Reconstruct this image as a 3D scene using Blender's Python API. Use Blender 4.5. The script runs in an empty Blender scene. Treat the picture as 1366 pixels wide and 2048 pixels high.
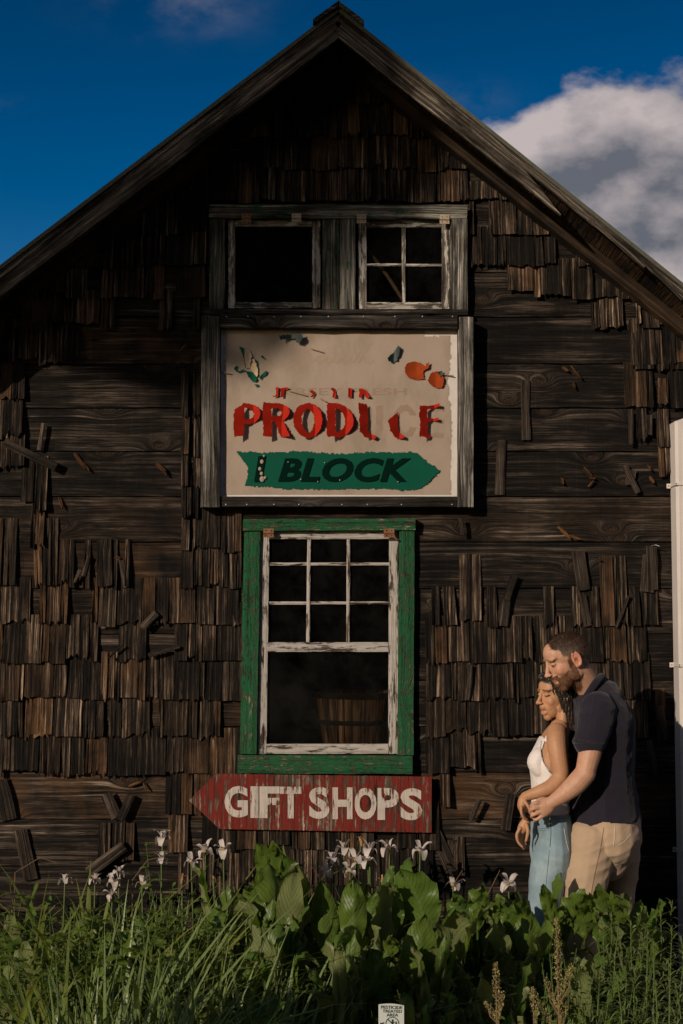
import bpy, bmesh, math, random
import numpy as np
from mathutils import Vector, Matrix, noise as mnoise

random.seed(7); np.random.seed(7)
S = bpy.context.scene
COL = S.collection
R = math.radians

# ---------------------------------------------------------------- camera, sky, sun, exposure
D, H, F, PITCH = 6.77, 1.80, 2844.0, math.atan(0.077)
cam_d = bpy.data.cameras.new('camera'); cam = bpy.data.objects.new('camera', cam_d); COL.objects.link(cam)
cam_d.sensor_fit = 'VERTICAL'; cam_d.sensor_height = 36.0; cam_d.sensor_width = 24.0
cam_d.lens = F / 2048 * 36.0
cam_d.clip_end = 3000; cam_d.clip_start = 0.05
cam.location = (0, -D, H); cam.rotation_euler = (math.pi/2 + PITCH, 0, 0)
S.camera = cam

SUN_DIR = Vector((0.75, 1.0, -0.40)).normalized()      # direction the light travels
EL = math.asin(-SUN_DIR.z); AZ = math.atan2(-SUN_DIR.x, -SUN_DIR.y)   # clockwise from +Y
SKY_STRENGTH = 0.05
world = bpy.data.worlds.new('World'); S.world = world; world.use_nodes = True
wn = world.node_tree; wn.nodes.clear()
def WN(t, **k):
    n = wn.nodes.new(t)
    for a, b in k.items(): setattr(n, a, b)
    return n
sky = WN('ShaderNodeTexSky'); sky.sky_type = 'NISHITA'; sky.sun_disc = False
sky.sun_elevation = EL; sky.sun_rotation = AZ
sky.air_density = 1.0; sky.dust_density = 1.4; sky.ozone_density = 3.0
def wmath(op, a, b=None, c=None, clamp=False):
    n = WN('ShaderNodeMath', operation=op); n.use_clamp = clamp
    for i, v in enumerate((a, b, c)):
        if v is None: continue
        if isinstance(v, (int, float)): n.inputs[i].default_value = v
        else: wn.links.new(v, n.inputs[i])
    return n.outputs[0]
hsv = WN('ShaderNodeHueSaturation'); hsv.inputs['Saturation'].default_value = 1.52; hsv.inputs['Value'].default_value = 0.95; hsv.inputs['Hue'].default_value = 0.508
wn.links.new(sky.outputs[0], hsv.inputs['Color'])
tc = WN('ShaderNodeTexCoord'); sep = WN('ShaderNodeSeparateXYZ'); wn.links.new(tc.outputs['Generated'], sep.inputs[0])
X, Y, Z = sep.outputs[0], sep.outputs[1], sep.outputs[2]
def cnoise(off, scale, detail, rough=0.55):
    mp = WN('ShaderNodeMapping'); mp.inputs['Location'].default_value = off; mp.inputs['Scale'].default_value = (1, 1, 1.7)
    wn.links.new(tc.outputs['Generated'], mp.inputs[0])
    n = WN('ShaderNodeTexNoise'); n.inputs['Scale'].default_value = scale; n.inputs['Detail'].default_value = detail
    n.inputs['Roughness'].default_value = rough; wn.links.new(mp.outputs[0], n.inputs['Vector'])
    return n.outputs['Fac']
n1 = cnoise((0.3, 0.1, 0.2), 6.5, 7)
n1b = cnoise((0.29, 0.1, 0.235), 6.5, 6)
# cloud bank to the right, its top sloping up away to the right
top = wmath('ADD', wmath('MULTIPLY', X, 0.20), 0.315)       # height of the cloud tops, rising to the right
e1 = wmath('MULTIPLY', wmath('SUBTRACT', top, Z), 30.0)
e2 = wmath('MULTIPLY', wmath('SUBTRACT', X, 0.075), 22.0)
bias = wmath('MINIMUM', wmath('MINIMUM', e1, e2), 1.3)
bias = wmath('MAXIMUM', bias, -3.5)
cl = wmath('ADD', wmath('MULTIPLY', wmath('SUBTRACT', n1, 0.5), 4.2), bias)
def blob(dx, dz, r, amp):
    a = wmath('SUBTRACT', wmath('DIVIDE', X, Y), dx); b = wmath('SUBTRACT', wmath('DIVIDE', Z, Y), dz)
    d2 = wmath('ADD', wmath('MULTIPLY', a, a), wmath('MULTIPLY', wmath('MULTIPLY', b, b), 5.0))
    return wmath('MULTIPLY', wmath('POWER', 2.718, wmath('MULTIPLY', d2, -1.0/(r*r))), amp)
wisp = cnoise((1.3, 2.1, 0.2), 11.0, 6, 0.6)
small = wmath('MULTIPLY', wmath('ADD', wmath('ADD', blob(-0.115, 0.448, 0.062, 1.25), blob(0.085, 0.378, 0.04, 0.9)), blob(-0.245, 0.37, 0.02, 1.0)), wmath('MULTIPLY', wmath('SUBTRACT', wisp, 0.36), 2.6), clamp=True)
small = wmath('MULTIPLY', small, wmath('GREATER_THAN', Y, 0.0))
cfac = wmath('MULTIPLY', cl, 2.0, clamp=True)
cfac = wmath('MAXIMUM', cfac, wmath('MULTIPLY', small, 0.42), clamp=True)
sm = WN('ShaderNodeMapRange'); sm.interpolation_type = 'SMOOTHSTEP'; wn.links.new(cfac, sm.inputs[0])
# shade of the cloud: brighter where the density falls towards the sun
sh = wmath('ADD', wmath('MULTIPLY', wmath('SUBTRACT', n1, n1b), 5.0), wmath('SUBTRACT', 1.05, wmath('MULTIPLY', cl, 0.42)), clamp=True)
ramp = WN('ShaderNodeValToRGB'); wn.links.new(sh, ramp.inputs[0])
ramp.color_ramp.elements[0].position = 0.0; ramp.color_ramp.elements[0].color = (0.125, 0.135, 0.165, 1)
ramp.color_ramp.elements[1].position = 1.0; ramp.color_ramp.elements[1].color = (0.52, 0.45, 0.45, 1)
grad = wmath('MINIMUM', wmath('MAXIMUM', wmath('ADD', wmath('MULTIPLY', wmath('SUBTRACT', 0.36, Z), 3.2), 1.0), 0.86), 1.55)   # paler towards the horizon, all round
bg1 = WN('ShaderNodeBackground'); wn.links.new(wmath('MULTIPLY', grad, SKY_STRENGTH), bg1.inputs[1]); wn.links.new(hsv.outputs[0], bg1.inputs[0])
bg2 = WN('ShaderNodeBackground'); bg2.inputs[1].default_value = 1.0; wn.links.new(ramp.outputs[0], bg2.inputs[0])
mix = WN('ShaderNodeMixShader'); wn.links.new(sm.outputs[0], mix.inputs[0]); wn.links.new(bg1.outputs[0], mix.inputs[1]); wn.links.new(bg2.outputs[0], mix.inputs[2])
wo = WN('ShaderNodeOutputWorld'); wn.links.new(mix.outputs[0], wo.inputs[0])

sd = bpy.data.lights.new('sun', 'SUN'); sun = bpy.data.objects.new('sun', sd); COL.objects.link(sun)
sd.energy = 3.5; sd.angle = R(0.55); sd.color = (1.0, 0.85, 0.68)
sun.rotation_euler = SUN_DIR.to_track_quat('-Z', 'Y').to_euler(); sun.location = (-8, -10, 9)
S.view_settings.view_transform = 'Standard'; S.view_settings.look = 'None'
S.view_settings.gamma = 1.0; S.view_settings.exposure = 0.0; S.view_settings.use_curve_mapping = False
S.render.engine = 'CYCLES'
S.cycles.max_bounces = 6; S.cycles.transparent_max_bounces = 12

# ---------------------------------------------------------------- helpers
FW = Vector((0, math.cos(PITCH), math.sin(PITCH))); UP = Vector((0, -math.sin(PITCH), math.cos(PITCH)))
def P(u, v, y=0.0):
    """real place, in metres, of a point measured on the photograph, at depth y in front of (-) or behind the wall"""
    r = FW + Vector((1, 0, 0)) * ((u-683)/F) + UP * ((1024-v)/F)
    t = (y + D) / r.y
    return Vector((r.x*t, y, H + r.z*t))
def PX(u, v, y=0.0): return P(u, v, y).x
def PZ(v, y=0.0): return P(683, v, y).z
SC = lambda y=0.0: F/(D+y)            # px per metre at a depth

def tagit(o, label=None, cat=None, group=None, kind=None):
    if label: o['label'] = label
    if cat: o['category'] = cat
    if group: o['group'] = group
    if kind: o['kind'] = kind
    return o
def empty(name, loc=(0,0,0), label=None, cat=None, group=None, kind=None):
    o = bpy.data.objects.new(name, None); COL.objects.link(o); o.location = loc; o.empty_display_size = 0.1
    return tagit(o, label, cat, group, kind)
def link(name, me, mat=None, parent=None, smooth=False, world_coords=True):
    o = bpy.data.objects.new(name, me); COL.objects.link(o)
    if mat is not None and len(me.materials) == 0: me.materials.append(mat)
    if smooth: me.polygons.foreach_set('use_smooth', [True]*len(me.polygons))
    if parent:
        o.parent = parent
        if world_coords: o.matrix_parent_inverse = inv(parent)
    return o
def wmat(o):
    m = Matrix.LocRotScale(o.location, o.rotation_euler, o.scale)
    return (wmat(o.parent) @ o.matrix_parent_inverse @ m) if o.parent else m
def inv(o): return wmat(o).inverted()

class MB:
    def __init__(s): s.v = []; s.f = []; s.uv = None
    def add(s, vs, fs):
        b = len(s.v); s.v += [tuple(p) for p in vs]; s.f += [tuple(i+b for i in f) for f in fs]
    def box(s, lo, hi):
        x0,y0,z0 = lo; x1,y1,z1 = hi
        s.add([(x0,y0,z0),(x1,y0,z0),(x1,y1,z0),(x0,y1,z0),(x0,y0,z1),(x1,y0,z1),(x1,y1,z1),(x0,y1,z1)],
              [(0,1,5,4),(1,2,6,5),(2,3,7,6),(3,0,4,7),(4,5,6,7),(3,2,1,0)])
    def tube(s, pts, rad, n=6, cap=True):
        pts = [Vector(p) for p in pts]; m = len(pts)
        if not hasattr(rad, '__len__'): rad = [rad]*m
        rings = []
        for i, p in enumerate(pts):
            t = (pts[min(i+1,m-1)] - pts[max(i-1,0)]).normalized()
            a = t.cross(Vector((0.13,1,0.07))).normalized(); b = t.cross(a)
            rings.append([p + (a*math.cos(2*math.pi*k/n) + b*math.sin(2*math.pi*k/n))*rad[i] for k in range(n)])
        vs = [q for r_ in rings for q in r_]
        fs = [(i*n+k, i*n+(k+1)%n, (i+1)*n+(k+1)%n, (i+1)*n+k) for i in range(m-1) for k in range(n)]
        if cap: fs += [tuple(range(n))[::-1], tuple((m-1)*n+k for k in range(n))]
        s.add(vs, fs)
    def ellipsoid(s, c, r, nu=14, nv=10, M=None):
        c = Vector(c); vs = []
        for j in range(nv+1):
            th = math.pi*j/nv
            for i in range(nu):
                ph = 2*math.pi*i/nu
                q = Vector((r[0]*math.sin(th)*math.cos(ph), r[1]*math.sin(th)*math.sin(ph), r[2]*math.cos(th)))
                if M is not None: q = M @ q
                vs.append(c+q)
        fs = [(j*nu+i, (j+1)*nu+i, (j+1)*nu+(i+1)%nu, j*nu+(i+1)%nu) for j in range(nv) for i in range(nu)]
        s.add(vs, fs)
    def mesh(s, name='mesh'):
        me = bpy.data.meshes.new(name); me.from_pydata(s.v, [], s.f); me.update(); return me
    def build(s, name, mat, parent=None, smooth=False, wc=True): return link(name, s.mesh(name), mat, parent, smooth, wc)

def nz(p, sc=1.0, seed=0.0): return mnoise.noise(Vector((p[0]*sc+seed, p[1]*sc+seed*1.7, p[2]*sc-seed)))

# ---------------------------------------------------------------- materials
class NT:
    def __init__(s, name):
        s.m = bpy.data.materials.new(name); s.m.use_nodes = True; s.t = s.m.node_tree; s.t.nodes.clear()
        s.out = s.t.nodes.new('ShaderNodeOutputMaterial'); s.b = s.t.nodes.new('ShaderNodeBsdfPrincipled')
        s.t.links.new(s.b.outputs[0], s.out.inputs[0])
    def N(s, t, **k):
        n = s.t.nodes.new(t)
        for a, b in k.items(): setattr(n, a, b)
        return n
    def L(s, a, b): s.t.links.new(a, b)
    def set(s, inp, v):
        if isinstance(v, (int, float)): inp.default_value = v
        elif isinstance(v, (tuple, list)): inp.default_value = tuple(v) + ((1,) if len(v) == 3 and inp.type == 'RGBA' else ())
        else: s.L(v, inp)
    def M(s, op, a, b=None, c=None, clamp=False):
        n = s.N('ShaderNodeMath', operation=op); n.use_clamp = clamp
        for i, v in enumerate((a, b, c)):
            if v is not None: s.set(n.inputs[i], v)
        return n.outputs[0]
    def mixc(s, f, a, b, blend='MIX'):
        n = s.N('ShaderNodeMix', data_type='RGBA', blend_type=blend)
        s.set(n.inputs[0], f); s.set(n.inputs[6], a); s.set(n.inputs[7], b); return n.outputs[2]
    def ramp(s, f, els, interp='LINEAR'):
        n = s.N('ShaderNodeValToRGB'); cr = n.color_ramp; cr.interpolation = interp
        while len(cr.elements) < len(els): cr.elements.new(0.5)
        for e, (p, c) in zip(cr.elements, els):
            e.position = p; e.color = (c, c, c, 1) if isinstance(c, (int, float)) else tuple(c)+(1,)
        s.L(f, n.inputs[0]); return n.outputs[0]
    def step(s, f, lo, hi):
        n = s.N('ShaderNodeMapRange'); n.inputs[1].default_value = lo; n.inputs[2].default_value = hi; s.set(n.inputs[0], f); return n.outputs[0]
    def noise(s, vec, scale, detail=4, rough=0.55, dist=0.0):
        n = s.N('ShaderNodeTexNoise'); n.inputs['Scale'].default_value = scale; n.inputs['Detail'].default_value = detail
        n.inputs['Roughness'].default_value = rough; n.inputs['Distortion'].default_value = dist; s.L(vec, n.inputs['Vector']); return n.outputs['Fac']
    def mapping(s, vec, scale=(1,1,1), loc=(0,0,0), rot=(0,0,0)):
        n = s.N('ShaderNodeMapping'); n.inputs['Scale'].default_value = scale; n.inputs['Location'].default_value = loc; n.inputs['Rotation'].default_value = rot
        s.L(vec, n.inputs[0]); return n.outputs[0]
    def coords(s, mode):
        """object or world coordinates shifted by a random amount per object"""
        src = s.N('ShaderNodeTexCoord').outputs['Object'] if mode == 'obj' else s.N('ShaderNodeNewGeometry').outputs['Position']
        rnd = s.N('ShaderNodeObjectInfo').outputs['Random']; s.rnd = rnd
        c = s.N('ShaderNodeCombineXYZ'); s.set(c.inputs[0], s.M('MULTIPLY', rnd, 37.0)); s.set(c.inputs[1], s.M('MULTIPLY', rnd, 11.0)); s.set(c.inputs[2], s.M('MULTIPLY', rnd, 23.0))
        a = s.N('ShaderNodeVectorMath', operation='ADD'); s.L(src, a.inputs[0]); s.L(c.outputs[0], a.inputs[1])
        return src, a.outputs[0]
    def bump(s, h, strength=0.5, dist=0.01):
        n = s.N('ShaderNodeBump'); n.inputs['Strength'].default_value = strength; n.inputs['Distance'].default_value = dist
        s.L(h, n.inputs['Height']); s.L(n.outputs[0], s.b.inputs['Normal']); return n

def simple(name, col, rough=0.7, var=0.15, nscale=30, bump=0.0, metal=0.0, spec=0.3, bdist=0.004, stain=None):
    t = NT(name); src, v = t.coords('obj')
    n = t.noise(v, nscale, 5)
    c = t.mixc(n, tuple(x*(1-var) for x in col), tuple(min(1, x*(1+var)) for x in col))
    if stain: c = t.mixc(t.M('MULTIPLY', t.step(t.noise(t.mapping(v, (1, 1, .45)), 5, 6, .65), .48, .72), .8), c, stain)
    t.set(t.b.inputs['Base Color'], c); t.b.inputs['Roughness'].default_value = rough; t.b.inputs['Metallic'].default_value = metal
    t.b.inputs['Specular IOR Level'].default_value = spec
    if bump: t.bump(n, bump, bdist)
    return t.m

def wood(name, dark, light, mode='obj', grain='x', paint=None, cover=0.5, knots=True, warm=None, fine=1.0, bump=0.9, stripes=False, var=0.5, chips_scale=1.0, sharp=0.12, stain=0):
    """weathered board; the grain runs along local x ('obj') or along world x / z ('world')"""
    t = NT(name); src, v = t.coords(mode)
    sx = t.N('ShaderNodeSeparateXYZ'); t.L(v, sx.inputs[0])
    gx, gz = (sx.outputs[0], sx.outputs[2]) if grain == 'x' else (sx.outputs[2], sx.outputs[0])
    gy = sx.outputs[1]
    cross = gz
    if knots:
        cb = t.N('ShaderNodeCombineXYZ'); t.set(cb.inputs[0], t.M('MULTIPLY', gx, 1.0)); t.set(cb.inputs[1], t.M('MULTIPLY', gz, 2.0))
        vo = t.N('ShaderNodeTexVoronoi', voronoi_dimensions='2D', feature='F1'); vo.inputs['Scale'].default_value = 1.7; t.L(cb.outputs[0], vo.inputs['Vector'])
        d = vo.outputs['Distance']
        kf = t.M('POWER', 2.718, t.M('MULTIPLY', t.M('MULTIPLY', d, d), -1.0/(0.11*0.11)))
        cross = t.M('ADD', gz, t.M('MULTIPLY', kf, 0.075))
        core = t.step(d, 0.075, 0.03)
    lowv = t.N('ShaderNodeCombineXYZ'); t.set(lowv.inputs[0], t.M('MULTIPLY', gx, 2.0)); t.set(lowv.inputs[1], t.M('MULTIPLY', gz, 7.0)); t.set(lowv.inputs[2], gy)
    low = t.noise(lowv.outputs[0], 1.0, 3)
    warp = t.M('MULTIPLY', t.M('SUBTRACT', low, 0.5), 0.03)
    cr2 = t.M('ADD', cross, warp)
    def gnoise(ax, az, det, rough=0.6):
        cbn = t.N('ShaderNodeCombineXYZ'); t.set(cbn.inputs[0], t.M('MULTIPLY', gx, ax)); t.set(cbn.inputs[1], t.M('MULTIPLY', cr2, az)); t.set(cbn.inputs[2], t.M('MULTIPLY', gy, 3.0))
        return t.noise(cbn.outputs[0], 1.0, det, rough)
    g1 = gnoise(1.2*fine, 75*fine, 3, 0.5)
    g2 = gnoise(5*fine, 230*fine, 3, 0.6)
    g3 = gnoise(14*fine, 420*fine, 2, 0.6)
    g = t.M('ADD', t.M('ADD', t.M('MULTIPLY', g1, 0.5), t.M('MULTIPLY', g2, 0.33)), t.M('MULTIPLY', g3, 0.17))
    crk = t.step(t.M('ADD', t.M('MULTIPLY', gnoise(2.2*fine, 110*fine, 2, 0.4), 0.8), t.M('MULTIPLY', low, 0.2)), 0.40, 0.345)
    gs = t.step(g, 0.5-sharp, 0.5+sharp)
    col = t.ramp(gs, [(0.0, tuple(x*0.2 for x in dark)), (0.38, tuple(x*0.8 for x in dark)), (0.78, tuple(a*0.6+b*0.4 for a, b in zip(dark, light))), (1.0, tuple(x*1.15 for x in light))])
    col = t.mixc(t.M('MULTIPLY', crk, 0.85), col, tuple(x*0.08 for x in dark))
    blot = t.noise(v, 3.5, 5, 0.6)
    col = t.mixc(t.step(blot, 0.42, 0.62), col, t.mixc(1.0, col, (0.30, 0.28, 0.26), 'MULTIPLY'))
    if stain:
        sv_ = t.N('ShaderNodeCombineXYZ'); t.set(sv_.inputs[0], t.M('MULTIPLY', gx, 2.2)); t.set(sv_.inputs[1], t.M('MULTIPLY', cr2, 13.0)); t.set(sv_.inputs[2], gy)
        st_ = t.step(t.noise(sv_.outputs[0], 1.0, 5, 0.62), 0.60-stain*0.2, 0.68-stain*0.2)
        col = t.mixc(t.M('MULTIPLY', st_, 0.86), col, t.mixc(1.0, col, (0.16, 0.15, 0.14), 'MULTIPLY'))
    per = t.M('ADD', t.M('MULTIPLY', t.M('FRACT', t.M('MULTIPLY', t.rnd, 17.31)), var*1.6), 1.0-var*0.8)
    pc = t.N('ShaderNodeCombineColor'); [t.set(pc.inputs[i], per) for i in range(3)]
    col = t.mixc(1.0, col, pc.outputs[0], 'MULTIPLY')
    if warm:
        wf = t.M('MULTIPLY', t.step(t.M('FRACT', t.M('MULTIPLY', t.rnd, 91.7)), 0.70, 1.0), 0.65)
        wf = t.M('MULTIPLY', wf, t.step(t.noise(v, 6.0, 3), 0.35, 0.6))
        col = t.mixc(wf, col, t.mixc(gs, tuple(x*0.4 for x in warm), warm))
    h = t.M('SUBTRACT', gs, t.M('MULTIPLY', crk, 0.8))
    if stripes:   # pale and dark upright ghosts left where shingles hung
        row = t.M('FLOOR', t.M('MULTIPLY', sx.outputs[2], 5.2))
        s1 = t.N('ShaderNodeCombineXYZ'); t.set(s1.inputs[0], t.M('FLOOR', t.M('MULTIPLY', sx.outputs[0], 11.0))); t.set(s1.inputs[1], row)
        wh = t.N('ShaderNodeTexWhiteNoise', noise_dimensions='2D'); t.L(s1.outputs[0], wh.inputs['Vector'])
        sf = t.M('ADD', t.M('MULTIPLY', wh.outputs['Value'], 0.22), 0.86)
        sc = t.N('ShaderNodeCombineColor'); [t.set(sc.inputs[i], sf) for i in range(3)]
        col = t.mixc(1.0, col, sc.outputs[0], 'MULTIPLY')
        fr = t.M('FRACT', t.M('MULTIPLY', sx.outputs[0], 11.0))
        ln = t.M('MULTIPLY', t.step(t.M('ABSOLUTE', t.M('SUBTRACT', fr, 0.5)), 0.475, 0.5), t.step(wh.outputs['Value'], 0.3, 0.9))
        col = t.mixc(t.M('MULTIPLY', ln, 0.07), col, tuple(x*1.1 for x in light))
    if knots:
        ring = t.M('SINE', t.M('MULTIPLY', d, 260.0))
        kc = t.mixc(t.step(ring, -1, 1), (0.012, 0.007, 0.004), (0.05, 0.028, 0.016))
        col = t.mixc(t.M('MULTIPLY', core, 0.85), col, kc)
        h = t.M('SUBTRACT', h, t.M('MULTIPLY', core, 0.8))
    if paint:
        pm = gnoise(9*chips_scale, 60*chips_scale, 5, 0.7); pm2 = t.noise(v, 5.0*chips_scale, 5, 0.65)
        pv = t.M('ADD', t.M('MULTIPLY', pm, 0.68), t.M('MULTIPLY', pm2, 0.32))
        pf = t.step(pv, 0.62-0.28*cover-0.015, 0.62-0.28*cover+0.03)
        pn = t.noise(v, 24, 5)
        pcol = t.mixc(pn, tuple(x*0.72 for x in paint), tuple(min(1, x*1.12) for x in paint))
        pcol = t.mixc(t.M('MULTIPLY', t.step(gs, 0.45, 0.0), 0.45), pcol, tuple(x*0.35 for x in paint))
        col = t.mixc(pf, col, pcol)
        h = t.M('ADD', t.M('MULTIPLY', h, 0.55), t.M('MULTIPLY', pf, 0.6))
    t.set(t.b.inputs['Base Color'], col); t.b.inputs['Roughness'].default_value = 0.85; t.b.inputs['Specular IOR Level'].default_value = 0.22
    t.bump(h, bump, 0.006)
    return t.m

M = {}
M['plank'] = wood('weathered_plank', (0.026, 0.018, 0.013), (0.205, 0.155, 0.118), 'world', 'x', stripes=True, warm=(0.16, 0.08, 0.035), var=0.5, sharp=0.13, stain=0.75)
M['shingle'] = wood('weathered_shingle', (0.018, 0.012, 0.008), (0.215, 0.145, 0.098), 'world', 'z', knots=False, warm=(0.20, 0.10, 0.045), fine=1.15, var=0.75, bump=1.0, sharp=0.10, stain=0.45)
M['shingle_fresh'] = wood('unweathered_shingle', (0.20, 0.11, 0.055), (0.34, 0.20, 0.11), 'world', 'z', knots=False, fine=1.2, var=0.1)
M['greywood'] = wood('grey_board', (0.10, 0.090, 0.079), (0.42, 0.38, 0.33), 'obj', 'x', knots=False, fine=1.2, var=0.3, stain=0.35)
M['darkwood'] = wood('dark_board', (0.035, 0.029, 0.025), (0.12, 0.10, 0.085), 'obj', 'x', knots=True, var=0.2)
M['greengrey'] = wood('grey_board_green_flecks', (0.10, 0.094, 0.08), (0.40, 0.37, 0.31), 'obj', 'x', paint=(0.02, 0.075, 0.035), cover=0.20, knots=False, fine=1.2, var=0.2, stain=0.3)
M['sash_old'] = wood('bare_sash', (0.14, 0.12, 0.095), (0.42, 0.36, 0.30), 'obj', 'x', paint=(0.50, 0.46, 0.41), cover=0.42, knots=False, var=0.1)
M['sash_white'] = wood('white_painted_sash', (0.09, 0.06, 0.04), (0.26, 0.19, 0.14), 'obj', 'x', paint=(0.44, 0.395, 0.36), cover=0.62, knots=False, var=0.05, chips_scale=0.8)
M['green'] = wood('green_painted_board', (0.10, 0.10, 0.06), (0.26, 0.27, 0.17), 'obj', 'x', paint=(0.012, 0.088, 0.034), cover=0.60, knots=True, var=0.05, fine=0.8, chips_scale=3.0)
M['red'] = wood('red_painted_plywood', (0.12, 0.085, 0.06), (0.42, 0.35, 0.28), 'world', 'z', paint=(0.155, 0.018, 0.012), cover=0.52, knots=False, var=0.0, fine=0.9, chips_scale=1.3, bump=0.5)
M['whiteletter'] = wood('flaking_white_lettering', (0.17, 0.03, 0.02), (0.32, 0.22, 0.17), 'world', 'z', paint=(0.50, 0.44, 0.39), cover=0.66, knots=False, var=0.0, fine=0.9, chips_scale=1.3, bump=0.35)
M['rake'] = wood('rake_board', (0.085, 0.067, 0.052), (0.34, 0.28, 0.22), 'obj', 'x', knots=False, fine=1.3, var=0.2, stain=0.3)
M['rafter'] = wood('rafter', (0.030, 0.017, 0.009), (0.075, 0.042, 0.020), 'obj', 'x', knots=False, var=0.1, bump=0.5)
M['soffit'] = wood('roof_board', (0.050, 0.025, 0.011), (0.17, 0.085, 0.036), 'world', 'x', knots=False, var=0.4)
M['lath'] = wood('loose_lath', (0.045, 0.032, 0.024), (0.17, 0.125, 0.095), 'obj', 'x', knots=False, var=0.5)
M['roofing'] = simple('roofing_edge', (0.075, 0.075, 0.055), 0.9, 0.4, 40, 0.4)
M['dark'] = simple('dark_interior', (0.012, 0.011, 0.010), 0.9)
M['rust'] = simple('rusty_iron', (0.17, 0.075, 0.032), 0.85, 0.7, 60, 0.5, stain=(0.30, 0.25, 0.19))
M['hinge'] = simple('pale_painted_iron', (0.32, 0.25, 0.19), 0.7, 0.4, 50, 0.3)
M['nail'] = simple('nail_steel', (0.35, 0.33, 0.31), 0.45, 0.2, 40, 0, 0.6)
M['vinyl'] = simple('white_painted_metal', (0.58, 0.52, 0.49), 0.5, 0.10, 5, 0.05, stain=(0.42, 0.36, 0.32))
M['splinter'] = wood('fresh_splinter', (0.09, 0.04, 0.014), (0.30, 0.135, 0.045), 'obj', 'x', knots=False, var=0.2)
M['beige'] = simple('faded_beige_sheet', (0.325, 0.250, 0.195), 0.7, 0.14, 9, 0.12, stain=(0.20, 0.148, 0.105))
M['whiteboard'] = simple('white_board_margin', (0.55, 0.50, 0.46), 0.7, 0.15, 30, 0.3)
M['vred'] = simple('peeling_red_sheet', (0.36, 0.016, 0.006), 0.75, 0.2, 25, 0.1, spec=0.1)
M['vgreen'] = simple('peeling_green_sheet', (0.002, 0.070, 0.042), 0.75, 0.15, 14, 0.08, spec=0.1)
M['vdgreen'] = simple('dark_green_lettering', (0.0015, 0.012, 0.008), 0.9, 0.15, 20, spec=0.03)
M['vdark'] = simple('blackish_green_sheet', (0.006, 0.022, 0.018), 0.5, 0.2, 20)
M['ghost'] = simple('lettering_ghost', (0.262, 0.185, 0.13), 0.65, 0.15, 20)
M['ghostpale'] = simple('script_ghost', (0.305, 0.222, 0.160), 0.65, 0.12, 20)
M['cream'] = simple('cream_corn_print', (0.47, 0.34, 0.20), 0.6, 0.3, 60, 0.3)
M['tomato'] = simple('orange_red_print', (0.27, 0.042, 0.008), 0.8, 0.45, 40, 0.1, spec=0.08)

def glass(name, tint, rough=0.02, refl=1.0):
    t = NT(name); t.t.nodes.remove(t.b)
    tr = t.N('ShaderNodeBsdfTransparent'); tr.inputs[0].default_value = (*tint, 1)
    gl = t.N('ShaderNodeBsdfGlossy'); gl.inputs['Roughness'].default_value = rough
    src, v = t.coords('world'); n = t.noise(v, 3.0, 3)
    bm_ = t.N('ShaderNodeBump'); bm_.inputs['Strength'].default_value = 0.06; bm_.inputs['Distance'].default_value = 0.02; t.L(n, bm_.inputs['Height']); t.L(bm_.outputs[0], gl.inputs['Normal'])
    fr = t.N('ShaderNodeFresnel'); fr.inputs[0].default_value = 1.45
    mx = t.N('ShaderNodeMixShader'); t.L(t.M('MULTIPLY', fr.outputs[0], refl), mx.inputs[0]); t.L(tr.outputs[0], mx.inputs[1]); t.L(gl.outputs[0], mx.inputs[2])
    du = t.N('ShaderNodeBsdfDiffuse'); du.inputs[0].default_value = (.45, .43, .42, 1); m2 = t.N('ShaderNodeMixShader')
    t.L(t.M('MULTIPLY', t.step(t.noise(v, 7.0, 6, .7), .35, .75), 0.013), m2.inputs[0]); t.L(mx.outputs[0], m2.inputs[1]); t.L(du.outputs[0], m2.inputs[2])
    t.L(m2.outputs[0], t.out.inputs[0]); return t.m
M['glass'] = glass('old_window_glass', (0.62, 0.60, 0.56), 0.05)

def board(name, p0, p1, w, th, mat, parent=None, seg=None, wob=0.0015, ends=None, y=None):
    """one board from p0 to p1 (points on its centre line on the front face), its width w lying in the wall's plane"""
    p0 = Vector(p0); p1 = Vector(p1); d = p1-p0; L = d.length
    ang = -math.atan2(d.z, d.x)
    n = seg or max(2, int(L/0.06)); sd = random.random()*50
    mb = MB(); K = 5; ve = []
    for i in range(n+1):
        s = i/n; x = L*s
        if ends and i in (0, n): pass
        for k in range(K):
            q = k/(K-1); zz = (q-0.5)*w
            ed = 1 if k in (0, K-1) else 0
            a = nz((x*9, k*3.1, sd))*wob; b = nz((x*22, k*1.7, sd+9))*wob
            ve.append((x + (nz((k*2.3, sd, 3))*0.004 if i in (0, n) else 0), b*0.7 + (0.0025 if ed else 0), zz + (a*1.6 if ed else 0)))
        ve.append((x, th, w/2)); ve.append((x, th, -w/2))
    W = K+2; fs = []
    for i in range(n):
        o = i*W
        for k in range(K-1): fs.append((o+k, o+W+k, o+W+k+1, o+k+1))
        fs.append((o+K-1, o+W+K-1, o+W+K, o+K)); fs.append((o+K, o+W+K, o+W+K+1, o+K+1)); fs.append((o+K+1, o+W+K+1, o+W, o))
    fs.append(tuple(range(W))); fs.append(tuple(n*W+k for k in range(W))[::-1])
    mb.add(ve, fs)
    o = bpy.data.objects.new(name, mb.mesh(name)); COL.objects.link(o); o.data.materials.append(mat)
    M4 = Matrix.Translation(p0) @ Matrix.Rotation(ang, 4, 'Y')
    if parent: o.parent = parent; o.matrix_parent_inverse = inv(parent)
    o.location = p0; o.rotation_euler = (0, ang, 0)
    return o
def boardpx(name, a, b, wpx, y, th, mat, parent=None, **k):
    return board(name, P(a[0], a[1], y), P(b[0], b[1], y), wpx/SC(y), th, mat, parent, **k)
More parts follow.
